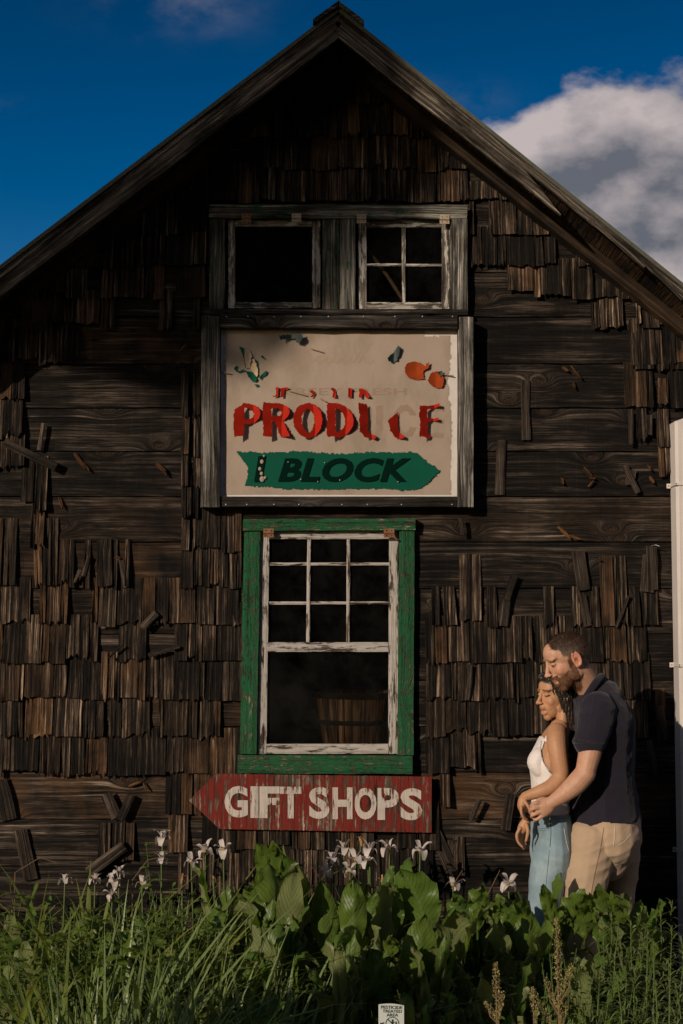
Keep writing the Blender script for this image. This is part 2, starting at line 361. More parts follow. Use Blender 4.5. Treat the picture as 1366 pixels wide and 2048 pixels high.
# ================================================================ GROUND
g = MB(); nx = 60
for i in range(nx+1):
    for j in range(nx+1):
        x = (i/nx-0.5)*16; y = -12 + 16*j/nx
        g.v.append((x, y, 0.03*nz((x, y, 0), 1.3) - 0.02))
g.f = [(i*(nx+1)+j, (i+1)*(nx+1)+j, (i+1)*(nx+1)+j+1, i*(nx+1)+j+1) for i in range(nx) for j in range(nx)]
b0 = len(g.v)
for x, y in ((-900,-900),(900,-900),(900,900),(-900,900)): g.v.append((x, y, -0.06))
g.f.append((b0, b0+1, b0+2, b0+3))
t = NT('garden_soil'); src, v = t.coords('world'); n_ = t.noise(v, 9, 7, 0.7)
t.set(t.b.inputs['Base Color'], t.ramp(n_, [(0.3, (0.018, 0.013, 0.009)), (0.6, (0.045, 0.033, 0.022)), (0.75, (0.035, 0.05, 0.018))])); t.b.inputs['Roughness'].default_value = 0.95; t.bump(n_, 0.8, 0.03)
tagit(g.build('ground', t.m), kind='structure')

# ================================================================ BARN
barn = empty('barn', (0, 0, 0), 'weathered dark shingled barn with a gable roof, sunlit at dusk', 'barn')
YF = -0.35                                         # how far the roof oversails the wall
XP = PX(677, 66, YF)
ZU = P(677, 66, YF).z                              # lower edge of the rake boards at the peak
sL = (ZU - P(0, 583, YF).z) / (XP - P(0, 583, YF).x)
sR = (ZU - P(1000, 325, YF).z) / (P(1000, 325, YF).x - XP)
wallR = P(1366, 660, 0)
ZD = max(ZU + 0.055, wallR.z + 0.05 + sR*(wallR.x-XP))       # underside of the roof boards at the ridge
print('roof', XP, ZU, ZD, sL, sR, 'wallR', wallR)
ZD = ZU + 0.06
def zroof(x): return ZD - (sL*(XP-x) if x < XP else sR*(x-XP))
XL, XR = -2.55, 2.6
def xlim(z):
    """where the roof's underside meets height z, left and right"""
    return max(XL, XP - (ZD-z)/sL), min(XR, XP + (ZD-z)/sR)

OPEN = []                                          # openings in the boards (x0,x1,z0,z1)
for (u0, u1, v0, v1) in ((462, 634, 438, 612), (722, 892, 440, 612), (524, 796, 1062, 1506)):
    OPEN.append((PX(u0, v0), PX(u1, v0), PZ(v1), PZ(v0)))
# ---- horizontal boards, seams measured on the photo
seams = [1990, 1912, 1824, 1733, 1639, 1545, 1453, 1361, 1268, 1177, 1084, 993, 903, 816, 728, 634, 545, 455, 368, 284, 202, 122, 40]
zs = [0.02] + [PZ(s) for s in seams if PZ(s) > 0.03]
zs = sorted(set(zs))
zs = [z for z in zs if z < ZD]
zs.append(ZD-0.01)
for r in range(len(zs)-1):
    z0, z1 = zs[r]+0.0028, zs[r+1]-0.0028
    xl, xr = xlim(z1)[0], xlim(z1)[1]; xl0, xr0 = xlim(z0)
    # one or two boards to a row
    cuts = [0.0, 1.0] if (r % 3 or xr-xl < 2.0) else [0.0, random.uniform(0.3, 0.7), 1.0]
    for c in range(len(cuts)-1):
        sd = random.random()*100; dep = random.uniform(-0.004, 0.004)
        mb = MB()
        ca, cb = cuts[c], cuts[c+1]
        xa = lambda z: (xlim(z)[0]*(1-ca) + xlim(z)[1]*ca) + (0.002 if c else 0)
        xb = lambda z: (xlim(z)[0]*(1-cb) + xlim(z)[1]*cb) - (0.002 if cb < 1 else 0)
        # split the row's height at openings
        solo = any(o_[2] < z0 and o_[3] > z1 for o_ in OPEN)
        zc = sorted({z0, z1} | {zz for o_ in OPEN for zz in (o_[2], o_[3]) if z0 < zz < z1})
        for q in range(len(zc)-1):
            za, zb = zc[q], zc[q+1]; mid = (za+zb)/2
            ivs = [(None, None)]
            op = [o_ for o_ in OPEN if o_[2] < mid < o_[3]]
            op.sort()
            edges = [None]
            for o_ in op: edges += [o_[0], o_[1]]
            edges.append(None)
            for e in range(0, len(edges), 2):
                f0 = (lambda z, k=edges[e]: xa(z) if k is None else max(k, xa(z)))
                f1 = (lambda z, k=edges[e+1]: xb(z) if k is None else min(k, xb(z)))
                if f1(mid)-f0(mid) < 0.02: continue
                L = f1(mid)-f0(mid); nxs = max(2, int(L/0.07)); nzs = 5
                vs = []
                for j in range(nzs+1):
                    z = za + (zb-za)*j/nzs
                    lowbow = 0
                    for i in range(nxs+1):
                        x = f0(z) + (f1(z)-f0(z))*i/nxs
                        y = dep + 0.005*nz((x*2.0, sd, z*25)) + 0.004*nz((x*7, sd, z*60)) + 0.005*math.sin(math.pi*(z-z0)/(z1-z0))
                        zz = z
                        if j == 0: zz += 0.003*nz((x*5, sd, 1)); y += 0.003
                        if j == nzs: zz += 0.003*nz((x*5, sd, 8)) ; y += 0.004
                        vs.append((x, y, zz))
                W = nxs+1
                fs = [(j*W+i, j*W+i+1, (j+1)*W+i+1, (j+1)*W+i) for j in range(nzs) for i in range(nxs)]
                b_ = len(vs)
                vs += [(vs[i][0], 0.022, vs[i][2]) for i in range(W)] + [(vs[nzs*W+i][0], 0.022, vs[nzs*W+i][2]) for i in range(W)]
                fs += [(i, b_+i, b_+i+1, i+1) for i in range(nxs)]
                fs += [(nzs*W+i, nzs*W+i+1, b_+W+i+1, b_+W+i) for i in range(nxs)]
                fs += [(0, nzs*W, b_+W, b_), (nxs, b_+nxs, b_+W+nxs, nzs*W+nxs)]
                mb.add(vs, fs)
                if solo: mb.build('siding_board', M['plank'], barn); mb = MB()
        if mb.v: mb.build('siding_board', M['plank'], barn)
# ---- dark lining behind the boards, side and back walls, floor: closes the building
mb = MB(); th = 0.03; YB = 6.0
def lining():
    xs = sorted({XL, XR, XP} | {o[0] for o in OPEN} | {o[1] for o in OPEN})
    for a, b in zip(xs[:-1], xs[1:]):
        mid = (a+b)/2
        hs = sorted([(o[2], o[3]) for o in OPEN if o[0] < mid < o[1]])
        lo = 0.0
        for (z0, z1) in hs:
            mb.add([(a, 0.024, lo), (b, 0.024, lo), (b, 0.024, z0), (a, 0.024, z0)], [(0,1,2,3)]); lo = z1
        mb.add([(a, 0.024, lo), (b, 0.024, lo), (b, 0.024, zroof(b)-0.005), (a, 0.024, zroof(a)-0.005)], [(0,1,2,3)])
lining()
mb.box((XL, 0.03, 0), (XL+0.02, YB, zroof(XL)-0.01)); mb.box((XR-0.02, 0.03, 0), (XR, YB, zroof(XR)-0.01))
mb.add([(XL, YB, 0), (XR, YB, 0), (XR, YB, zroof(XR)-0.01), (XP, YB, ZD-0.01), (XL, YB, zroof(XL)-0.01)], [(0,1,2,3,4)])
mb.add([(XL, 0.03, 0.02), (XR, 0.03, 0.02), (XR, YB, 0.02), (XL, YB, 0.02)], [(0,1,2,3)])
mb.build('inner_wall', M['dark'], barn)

# ---- shingles
random.seed(21)
def shingle_mesh(k):
    rnd = random.Random(k*13+5)
    nxs, nzs = 7, 5; sd = rnd.random()*90; cup = rnd.uniform(-0.004, 0.018); rag = rnd.choice([0.01, 0.04, 0.08, 0.16]); split = rnd.choice([None, None, 2, 3, 4])
    tilt = rnd.uniform(-0.004, 0.004)
    vs = []
    for side in (0, 1):
        for j in range(nzs+1):
            h = j/nzs
            for i in range(nxs+1):
                a = i/nxs-0.5
                z = h
                if j == 0: z = max(-0.02, rag*abs(nz((i*1.9, sd, 4)))*1.6 + rag*rnd.uniform(-0.3, 0.5))
                x = a + 0.012*nz((h*3, sd, 0))*(1 if abs(a) == 0.5 else 0.3) + (0.03*(0.5-h)*nz((sd, 1, 1)))
                front = -(0.005 + 0.019*(1-h)**1.1) - cup*(4*a*a)*(1-h) - 0.004*nz((i*2.2, sd, h*1.5)) + tilt*a*2*(1-h)
                if split is not None and i == split: front += 0.009*(1-h)
                y = front if side == 0 else min(front+0.004, -0.0015-0.005*(1-h) - cup*(4*a*a)*(1-h))
                vs.append((x, y, z))
    W = nxs+1; Nn = W*(nzs+1)
    fs = [(j*W+i, j*W+i+1, (j+1)*W+i+1, (j+1)*W+i) for j in range(nzs) for i in range(nxs)]
    fs += [(i+1, i, Nn+i, Nn+i+1) for i in range(nxs)]
    fs += [(j*W, (j+1)*W, Nn+(j+1)*W, Nn+j*W) for j in range(nzs)] + [((j+1)*W+nxs, j*W+nxs, Nn+j*W+nxs, Nn+(j+1)*W+nxs) for j in range(nzs)]
    mb = MB(); mb.add(vs, fs); me = mb.mesh('shingle'); me.materials.append(M['shingle']); return me
SH = [shingle_mesh(k) for k in range(16)]
def shingle_fresh():
    me = SH[2].copy(); me.materials.clear(); me.materials.append(M['shingle_fresh']); return me
SHF = shingle_fresh()
pend = []
def shingle(u0, u1, vbot, vtop, rot=0.0, y=0.0, me=None):
    a = P(u0, vbot, 0); b = P(u1, vbot, 0); t_ = P(u0, vtop, 0)
    pend.append(((a.x+b.x)/2, y, a.z, b.x-a.x, t_.z-a.z, rot, me or random.choice(SH)))
def course(vbot, vtop, spans, fill=0.9, wmin=24, wmax=60, overlap=0.28, y=0.0):
    for (ua, ub) in spans:
        u = ua
        while u < ub-8:
            w = random.uniform(wmin, wmax) if random.random() < 0.68 else random.uniform(9, 20)
            w = min(w, ub-u)
            if random.random() < fill:
                jb = random.uniform(-4, 4) if random.random() < 0.8 else random.uniform(-14, 6)
                hgt = (vbot-vtop)*(1+overlap)
                shingle(u+1, u+w-1, vbot+jb, vbot-hgt, random.uniform(-0.012, 0.012) if random.random() < 0.85 else random.uniform(-0.06, 0.06), y - random.uniform(0, 0.004))
            u += w
def pxlim(v):
    z = PZ(v); a, b = xlim(z); return 683 + (a)*SC(), 683 + (b)*SC()
gab = [100, 150, 209, 277, 343, 406, 471, 535, 598, 661, 730, 801]
for i in range(1, len(gab)):
    vb, vt = gab[i], gab[i-1]
    l, r = pxlim((vb+vt)/2 - 8); l = max(l, -60); r = min(r, 1430)
    if vb <= 406: sp = [(l, r)]
    elif vb == 471: sp = [(l, 415), (938, r)]
    elif vb == 535: sp = [(l, 415), (938, r)]
    elif vb == 598: sp = [(l, 330), (352, 415), (1012, r)]
    elif vb == 661: sp = [(l, 232), (318, 346), (386, 402), (1180, r)]
    elif vb == 730: sp = [(l, 165), (1258, r)]
    else: sp = [(l, 52)]
    course(vb, vt, sp, 0.97)
course(744, 661, [(1262, 1305), (1310, 1440)], 1.0)
course(814, 744, [(1246, 1305), (1338, 1420)], 1.0)
course(817, 770, [(1312, 1334)], 1.0)
course(882, 808, [(1270, 1292)], 1, 16, 24); course(895, 835, [(1312, 1339)], 1, 26, 28); course(956, 885, [(1315, 1339)], 1, 22, 26)
course(880, 801, [(-60, 52)], 1.0, 26, 50); course(942, 870, [(-60, 52)], 1.0, 26, 50)
course(1018, 935, [(42, 70), (82, 102)], 1.0, 26, 30); course(1028, 948, [(70, 84)], 1, 12, 14)
course(1094, 1022, [(62, 90)], 1.0, 26, 30)
course(1172, 1066, [(-40, 6), (8, 36), (86, 117)], 1.0, 24, 34); course(1175, 1090, [(70, 88)], 1.0)
for (vb, vt) in ((838, 760), (912, 838), (975, 900), (1040, 970), (1100, 1035)):
    course(vb, vt, [(362, 384), (386, 402)], 0.95, 14, 22)
course(1103, 1035, [(400, 484)], 1.0, 18, 42)
low = [1100, 1176, 1250, 1324, 1398, 1476, 1549]
course(1176, 1100, [(118, 150), (168, 182), (196, 236), (250, 268), (362, 484)], 0.9, 16, 34)
for i in range(2, len(low)):
    vb, vt = low[i], low[i-1]
    course(vb, vt, [(-60, 486)], 0.93 if vb > 1260 else 0.82)
# right of the window
course(1140, 1060, [], 1)
course(1252, 1142, [(1200, 1254)], 1.0, 26, 28)
course(1252, 1140, [(917, 962)], 1.0, 44, 46)
course(1252, 1190, [(862, 880), (888, 914), (972, 1000), (1085, 1108), (1140, 1200), (1258, 1280)], 0.9, 18, 30)
course(1252, 1172, [(1282, 1340)], 0.9, 20, 34)
course(1326, 1252, [(850, 1064), (1070, 1300)], 0.95); course(1400, 1326, [(850, 1300)], 0.95)
course(1476, 1400, [(850, 1105), (1130, 1300)], 0.92); course(1549, 1476, [(850, 962)], 0.9)
course(1478, 1400, [(1310, 1332)], 1)
course(1625, 1549, [(330, 386), (388, 900)], 0.85); course(1700, 1625, [(336, 880)], 0.85)
course(1722, 1662, [(196, 222), (224, 270)], 1.0, 24, 48)
course(1775, 1700, [(480, 870)], 0.92); course(1850, 1775, [(480, 870)], 0.9)
course(1750, 1690, [(905, 930)], 1.0, 24, 26); course(1790, 1720, [(40, 56), (355, 480)], 0.9)
shingle(465, 484, 1252, 1205, 0, -0.004, SHF); shingle(68, 97, 1474, 1412, 0, -0.003, SHF)
# drop what would lie over a window or above the roof, keep the largest 300 as parts, the rest as one mass
def okp(p):
    x, y, z, w, h, rot, me = p
    for o_ in OPEN:
        if x+w/2 > o_[0]+0.0 and x-w/2 < o_[1]-0.0 and z+h > o_[2]+0.02 and z < o_[3]-0.02: return False
    return z < zroof(x)-0.06
clip = []
for p in pend:
    if not okp(p): continue
    x, y, z, w, h, rot, me = p
    zt = min(zroof(x-w/2), zroof(x+w/2))-0.02
    if z+h > zt: h = zt-z
    if h < 0.05: h = 0.05
    clip.append((x, y, z, w, h, rot, me))
def rank(p):
    x, y, z, w, h, rot, me = p
    vis = abs(x) < 1.68 and z > 0.55
    return (vis, not (0.9 < x < 1.35 and z < 1.45), w*h)
clip.sort(key=rank, reverse=True)
print('shingles', len(clip))
def gable_fill(pp): pass
for p in clip[:299]:
    x, y, z, w, h, rot, me = p
    o = bpy.data.objects.new('shingle', me); COL.objects.link(o); o.parent = barn
    o.location = (x, y, z); o.scale = (w, 1, h); o.rotation_euler = (random.uniform(-0.01, 0.004), rot, random.uniform(-0.02, 0.02))
mb = MB()
for p in clip[299:]:
    x, y, z, w, h, rot, me = p
    mb.add([(x + v.co.x*w, y + v.co.y, z + v.co.z*h) for v in me.vertices], [tuple(f.vertices) for f in me.polygons])
tagit(mb.build('shingles', M['shingle'], barn), kind='stuff')

# ---- roof: boards, rafters at the wall, rake boards, edge trim, ridge cap
def slope_pt(side, s, y, dz=0.0):
    x = XP + side*s; return Vector((x, y, zroof(x)+dz))
for side, sl in ((-1, sL), (1, sR)):
    ca = math.cos(math.atan(sl)); bw = 0.145*ca
    k = 0; s = 0.0
    while s < 2.66:
        w = bw*random.uniform(0.85, 1.15); e = min(s+w-0.003, 2.68)
        dj = random.uniform(0, 0.004); yf = YF + random.uniform(0.0, 0.012)
        mb = MB(); n_ = 5; vs = []
        for i in range(n_+1):
            y = yf + (0.42 - yf)*i/n_
            if i == n_: y = 6.1
            for (ss, dz) in ((s, dj), (e, dj), (e, dj+0.022), (s, dj+0.022)):
                q = slope_pt(side, ss, y, dz + 0.0015*nz((ss*9, y*9, side)))
                vs.append(q)
        fs = [(i*4+a, i*4+(a+1) % 4, (i+1)*4+(a+1) % 4, (i+1)*4+a) for i in range(n_) for a in range(4)] + [(0,1,2,3), (n_*4+3, n_*4+2, n_*4+1, n_*4)]
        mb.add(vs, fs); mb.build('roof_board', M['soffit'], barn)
        s += w
    # roofing over the boards
    mb = MB()
    a0, a1 = 0.0, 2.74
    vs = [slope_pt(side, ss, y, dz) for y in (YF-0.03, 6.15) for ss in (a0, a1) for dz in (0.030, 0.052)]
    mb.add(vs, [(0,2,3,1), (4,5,7,6), (0,1,5,4), (2,6,7,3), (1,3,7,5), (0,4,6,2)])
    mb.build('roofing', M['roofing'], barn)
    # rafter against the wall
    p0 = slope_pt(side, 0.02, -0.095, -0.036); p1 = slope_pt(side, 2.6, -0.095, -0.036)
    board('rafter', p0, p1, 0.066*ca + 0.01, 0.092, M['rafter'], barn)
    # edge trim along the top of the rake
    p0 = slope_pt(side, 0.0, YF-0.022, 0.014); p1 = slope_pt(side, 2.7, YF-0.022, 0.014)
    board('edge_trim', p0, p1, 0.036, 0.02, M['rake'], barn, wob=0.004)
# rake boards (the right one has split off part of the way down)
cL, cR = math.cos(math.atan(sL)), math.cos(math.atan(sR))
rw = 0.085
def rakeboard(side, s0, s1, drop, w, y, broken=False):
    a = slope_pt(side, s0, y, -drop); b = slope_pt(side, s1, y, -drop)
    o = board('rake_board', a, b, w, 0.02, M['rake'], barn, wob=0.002)
    if broken:
        me = o.data; L = (b-a).length
        for v_ in me.vertices:
            d_ = L - v_.co.x
            if d_ < 0.42:                          # taper to a splintered point along the lower edge
                lo = -w/2; top_ = w/2*(max(0.0,d_)/0.42)**0.8*2 - w/2
                v_.co.z = lo + (v_.co.z-lo)*max(0.04, min(1, (top_-lo)/w)) + 0.003*nz((v_.co.x*40, v_.co.z*50, 2))
    return o
rakeboard(-1, 0.004, 2.68, 0.010/cL*1.0+0.022, rw, YF-0.020)
rakeboard(1, 0.004, PX(1132, 420, YF)-XP, 0.032, rw, YF-0.020, True)
# thin splinters left where the right board came away
for (ua, va, ub, vb) in ((1120, 372, 1190, 438), (1180, 432, 1290, 528), (1285, 512, 1366, 592)):
    boardpx('split_strip', (ua, va+6), (ub, vb+6), 7, YF-0.026, 0.008, M['rake'], barn, wob=0.004)
# ridge cap
for side in (-1, 1):
    a = slope_pt(side, -0.004, YF-0.045, 0.078); b = slope_pt(side, 0.125, YF-0.045, 0.078)
    mb = MB(); ny = 1
    vs = [slope_pt(side, ss, y, dz) for y in (YF-0.05, 6.2) for ss in (-0.003, 0.118) for dz in (0.055, 0.078)]
    mb.add(vs, [(0,2,3,1), (4,5,7,6), (0,1,5,4), (2,6,7,3), (1,3,7,5), (0,4,6,2)]); mb.build('ridge_board', M['darkwood'] if side < 0 else M['rake'], barn)

# ---- splintered knots and loose laths hanging on the wall
def shard(u, v, L, w, ang, mat, y=-0.012, lift=0.02):
    p = P(u, v, y); sd = random.random()*40; mb = MB(); n = 7; vs = []
    for i in range(n+1):
        s = i/n; ww = w/SC()*max(0.01, math.sin(math.pi*(0.12+0.8*s)))**0.6*0.5
        x = (s-0.5)*L/SC(); c = 0.003*nz((s*4, sd, 0))
        vs += [(x, -lift*s*s*0.6, c-ww), (x, -lift*s*s*0.6-0.006, c), (x, -lift*s*s*0.6, c+ww), (x, 0.004, c)]
    mb.add(vs, [(i*4+a, i*4+(a+1) % 4, (i+1)*4+(a+1) % 4, (i+1)*4+a) for i in range(n) for a in range(4)] + [(0,1,2,3), (n*4+3, n*4+2, n*4+1, n*4)])
    o = link('splinter', mb.mesh('splinter'), mat, barn, world_coords=False); o.location = p; o.rotation_euler = (0, R(ang), 0)
for a in ((160, 922, 40, 9, 55), (172, 933, 26, 5, 50), (322, 935, 26, 9, 40), (330, 945, 16, 5, 60), (122, 1005, 24, 6, 70), (368, 696, 22, 6, -50), (182, 678, 14, 6, 0),
          (1130, 738, 16, 7, 40), (1152, 745, 34, 6, 55), (1148, 770, 16, 6, 80), (1175, 944, 26, 8, 50), (1184, 956, 12, 6, 10), (1124, 962, 14, 6, 80), (1182, 968, 16, 6, -50),
          (1303, 960, 16, 7, 60), (1298, 935, 14, 5, 60), (1128, 1065, 34, 7, 45), (1150, 1075, 24, 6, 20), (1198, 1120, 8, 6, 20), (270, 1568, 26, 5, -20), (290, 1572, 16, 5, 60), (235, 1116, 14, 8, 20)):
    shard(*a, M['splinter'])
def loose(a, b, w, y=-0.03, th=0.007, mat=None, lift=0.0):
    pa, pb = P(a[0], a[1], y), P(b[0], b[1], y)
    o = board('loose_lath', pa, pb, w/SC(y), th, mat or M['lath'], barn, wob=0.004)
    if lift:
        L = (pb-pa).length
        for v_ in o.data.vertices: v_.co.y -= lift*(v_.co.x/L)**1.5
for a in (((8, 884), (112, 934), 17, -0.05, 0.014), ((297, 1311), (358, 1293), 8, -0.05), ((284, 1256), (313, 1226), 14, -0.05), ((217, 1316), (245, 1290), 4, -0.05),
          ((212, 1588), (232, 1636), 22), ((262, 1590), (240, 1640), 16, -0.04), ((176, 1746), (248, 1692), 22, -0.06, 0.018), ((78, 900), (86, 846), 8, -0.03),
          ((1005, 1252), (1012, 1195), 22, -0.03), ((1012, 1200), (1030, 1150), 15, -0.04), ((1156, 1102), (1168, 1180), 26, -0.03), ((1164, 1190), (1176, 1252), 16),
          ((1294, 1184), (1300, 1110), 28, -0.03), ((1306, 1180), (1303, 1092), 20, -0.035), ((1249, 930), (1276, 985), 12, -0.03), ((1262, 940), (1260, 970), 18, -0.02),
          ((1262, 818), (1262, 888), 10, -0.04), ((1298, 830), (1298, 870), 14), ((1300, 1480), (1318, 1560), 14), ((1318, 1412), (1330, 1475), 16), ((926, 1070), (922, 1036), 8, -0.05),
          ((942, 1640), (960, 1600), 10, -0.05), ((1010, 1660), (1022, 1588), 18, -0.05), ((935, 1400), (942, 1330), 8, -0.04), ((1050, 760), (1052, 880), 16, -0.01),
          ((0, 1560), (18, 1640), 30, -0.02), ((40, 1660), (62, 1760), 26, -0.02), ((148, 1165), (160, 1140), 6, -0.03), ((244, 1120), (252, 1175), 15, -0.02), ((905, 1730), (905, 1680), 20, -0.01),
          ((1004, 880), (1000, 990), 20, -0.008), ((870, 1665), (915, 1770), 24, -0.02), ((1232, 1255), (1258, 1192), 6, -0.04), ((166, 1152), (178, 1112), 7, -0.03)):
    loose(*a)
# bright nail bent out of the board by the pipe
mb = MB(); a = P(1303, 1092, -0.03); mb.tube([a, a + Vector((0.012, -0.03, 0.004)), a+Vector((0.03, -0.035, -0.003))], 0.002, 6); mb.build('bent_nail', M['nail'], barn)

# ---- upper windows
def boardn(parent, name, a, b, w, y, th, mat, **k): return boardpx(name, a, b, w, y, th, mat, parent, **k)
win = empty('upper_window', P(676, 520, 0)); win.parent = barn
YW = -0.045
boardn(win, 'casing_board', (418, 422), (934, 423), 28, YW-0.012, 0.05, M['greengrey'], wob=0.003)
boardn(win, 'casing_board', (434, 437), (434, 618), 31, YW, 0.04, M['greengrey'])
boardn(win, 'casing_board', (918, 437), (919, 619), 34, YW-0.008, 0.045, M['greywood'])
boardn(win, 'casing_board', (661, 437), (661, 618), 33, YW, 0.04, M['greengrey'])
boardn(win, 'casing_board', (695, 437), (695, 618), 32, YW-0.003, 0.04, M['greengrey'])
boardn(win, 'sill_board', (420, 624), (936, 624), 10, YW-0.02, 0.06, M['darkwood'], wob=0.004)
def sash(parent, u0, u1, v0, v1, wl, wr, wt, wb, y, mat, th=0.03, name='window_sash'):
    s_ = empty(name, P((u0+u1)/2, (v0+v1)/2, y)); s_.parent = parent; s_.matrix_parent_inverse = inv(parent)
    boardn(s_, 'stile', (u0+wl/2, v0), (u0+wl/2, v1), wl, y, th, mat); boardn(s_, 'stile', (u1-wr/2, v0), (u1-wr/2, v1), wr, y, th, mat)
    boardn(s_, 'top_rail', (u0+wl+0.5, v0+wt/2), (u1-wr-0.5, v0+wt/2), wt, y+0.002, th, mat)
    boardn(s_, 'bottom_rail', (u0+wl+0.5, v1-wb/2), (u1-wr-0.5, v1-wb/2), wb, y+0.002, th, mat)
    return s_
def pane(parent, u0, u1, v0, v1, y):
    a = P(u0, v0, y); b = P(u1, v0, y); c = P(u1, v1, y); d = P(u0, v1, y)
    mb = MB(); mb.add([a, b, c, d, a+Vector((0,.003,0)), b+Vector((0,.003,0)), c+Vector((0,.003,0)), d+Vector((0,.003,0))], [(0,3,2,1), (4,5,6,7), (0,1,5,4), (1,2,6,5), (2,3,7,6), (3,0,4,7)])
    return mb.build('pane', M['glass'], parent)
# a window may hold parts and one level below: keep sash members directly under the window
def fsash(parent, u0, u1, v0, v1, wl, wr, wt, wb, y, mat, th=0.03):
    boardn(parent, 'stile', (u0+wl/2, v0), (u0+wl/2, v1), wl, y, th, mat, wob=0.001); boardn(parent, 'stile', (u1-wr/2, v0), (u1-wr/2, v1), wr, y, th, mat, wob=0.001)
    boardn(parent, 'rail', (u0+wl+0.5, v0+wt/2), (u1-wr-0.5, v0+wt/2), wt, y+0.002, th, mat, wob=0.001)
    boardn(parent, 'rail', (u0+wl+0.5, v1-wb/2), (u1-wr-0.5, v1-wb/2), wb, y+0.002, th, mat, wob=0.001)
fsash(win, 456, 641, 440, 616, 14, 17, 12, 12, -0.02, M['sash_old']); pane(win, 468, 628, 450, 606, 0.0)
fsash(win, 716, 900, 440, 618, 17, 16, 14, 14, -0.02, M['sash_old']); pane(win, 730, 888, 450, 608, 0.0)
boardn(win, 'muntin', (807, 453), (808, 605), 7, -0.016, 0.02, M['sash_old']); boardn(win, 'muntin', (733, 529), (804, 529), 5, -0.013, 0.018, M['sash_old']); boardn(win, 'muntin', (811, 530), (884, 530), 5, -0.013, 0.018, M['sash_old'])
def hinge(parent, u, v, w, h, mat, y, n=2):
    mb = MB(); a = P(u-w/2, v+h/2, y); b = P(u+w/2, v-h/2, y)
    mb.box((a.x, y-0.004, a.z), (b.x, y, (a.z+b.z)/2-0.001)); mb.box((a.x, y-0.004, (a.z+b.z)/2+0.001), (b.x, y, b.z))
    mb.tube([(a.x, y-0.007, (a.z+b.z)/2), (b.x, y-0.007, (a.z+b.z)/2)], 0.0045, 8)
    o = mb.build('hinge', mat, parent)
    mb = MB()
    for dx in (0.25, 0.75):
        for dz in (0.22, 0.78): mb.ellipsoid((a.x+(b.x-a.x)*dx, y-0.005, a.z+(b.z-a.z)*dz), (0.0028, 0.002, 0.0028), 8, 5)
    s_ = mb.build('screws', M['rust'] if mat is M['hinge'] else M['darkwood'], parent)
    return o
hinge(win, 493, 436, 18, 17, M['rust'], YW-0.014); hinge(win, 593, 436, 19, 17, M['hinge'], YW-0.014)
hinge(win, 723, 438, 19, 18, M['hinge'], YW-0.014); hinge(win, 889, 439, 19, 18, M['hinge'], YW-0.014)

# ---- lower window
lw = empty('lower_window', P(655, 1290, 0)); lw.parent = barn
YG = -0.04
boardn(lw, 'casing_board', (486, 1050), (831, 1048), 24, YG-0.014, 0.05, M['green'], wob=0.003)
boardn(lw, 'casing_board', (504.5, 1059), (496, 1508), 33, YG, 0.04, M['green'])
boardn(lw, 'casing_board', (814, 1059), (811, 1510), 31, YG, 0.04, M['green'])
boardn(lw, 'casing_board', (475, 1529), (825, 1530), 35, YG-0.012, 0.05, M['green'], wob=0.003)
ys = -0.018
boardn(lw, 'stile', (530, 1062), (524, 1508), 17, ys, 0.03, M['sash_white']); boardn(lw, 'stile', (788, 1062), (786, 1508), 19, ys, 0.03, M['sash_white'])
boardn(lw, 'rail', (539, 1069), (778, 1069), 18, ys+0.002, 0.03, M['sash_white']); boardn(lw, 'rail', (534, 1294), (777, 1294), 19, ys, 0.03, M['sash_white'])
boardn(lw, 'rail', (533, 1498), (777, 1498), 19, ys-0.004, 0.035, M['sash_white'])
for (u, u2) in ((618, 616), (697, 696)): boardn(lw, 'muntin', (u, 1079), (u2, 1284), 7, ys+0.004, 0.02, M['sash_white'])
for v in (1128, 1206):
    for (ua, ub) in ((539, 614), (621, 693), (700, 778)): boardn(lw, 'muntin', (ua, v), (ub, v), 6, ys+0.006, 0.018, M['sash_white'])
for (ua, ub) in ((537, 615), (620, 694), (700, 779)):
    for (va, vb) in ((1078, 1126), (1131, 1204), (1209, 1285)): pane(lw, ua, ub, va, vb, 0.0)
pane(lw, 534, 778, 1303, 1490, 0.0)
for u in (537, 778):
    hinge(lw, u, 1066, 21, 18, M['rust'], YG-0.012)
mb = MB(); a = P(788, 1072, YG-0.014); mb.tube([a, a+Vector((0.012,-0.004,-0.018)), a+Vector((0.02,0,-0.018))], 0.004, 6); mb.build('hinge_pin', M['rust'], lw)
# ---- what stands inside
shelf = empty('shelf', (PX(700, 1500, .3), .35, 0), 'dark wooden shelf inside the barn below the green window', 'shelf')
zb = P(700, 1502, 0.16).z - 0.01
mb = MB(); mb.box((-0.55, 0.06, zb-0.025), (0.62, 0.62, zb)); mb.build('shelf_board', M['darkwood'], shelf)
for x in (-0.5, 0.55):
    mb = MB(); mb.box((x-0.02, 0.52, 0.02), (x+0.02, 0.60, zb-0.0252)); mb.build('leg', M['darkwood'], shelf)
    mb = MB(); mb.box((x-0.02, 0.08, 0.02), (x+0.02, 0.14, zb-0.0252)); mb.build('leg', M['darkwood'], shelf)
M['basket'] = wood('thin_basket_wood', (0.26, 0.15, 0.085), (0.62, 0.40, 0.25), 'world', 'z', knots=False, var=0.35, fine=0.6)
cx = PX(712, 1400, 0.36); cy = 0.36; hb = (PZ(1385, 0.28) - zb)
bask = empty('bushel_basket', (cx, cy, zb), 'slatted bushel basket standing behind the lower window glass', 'basket')
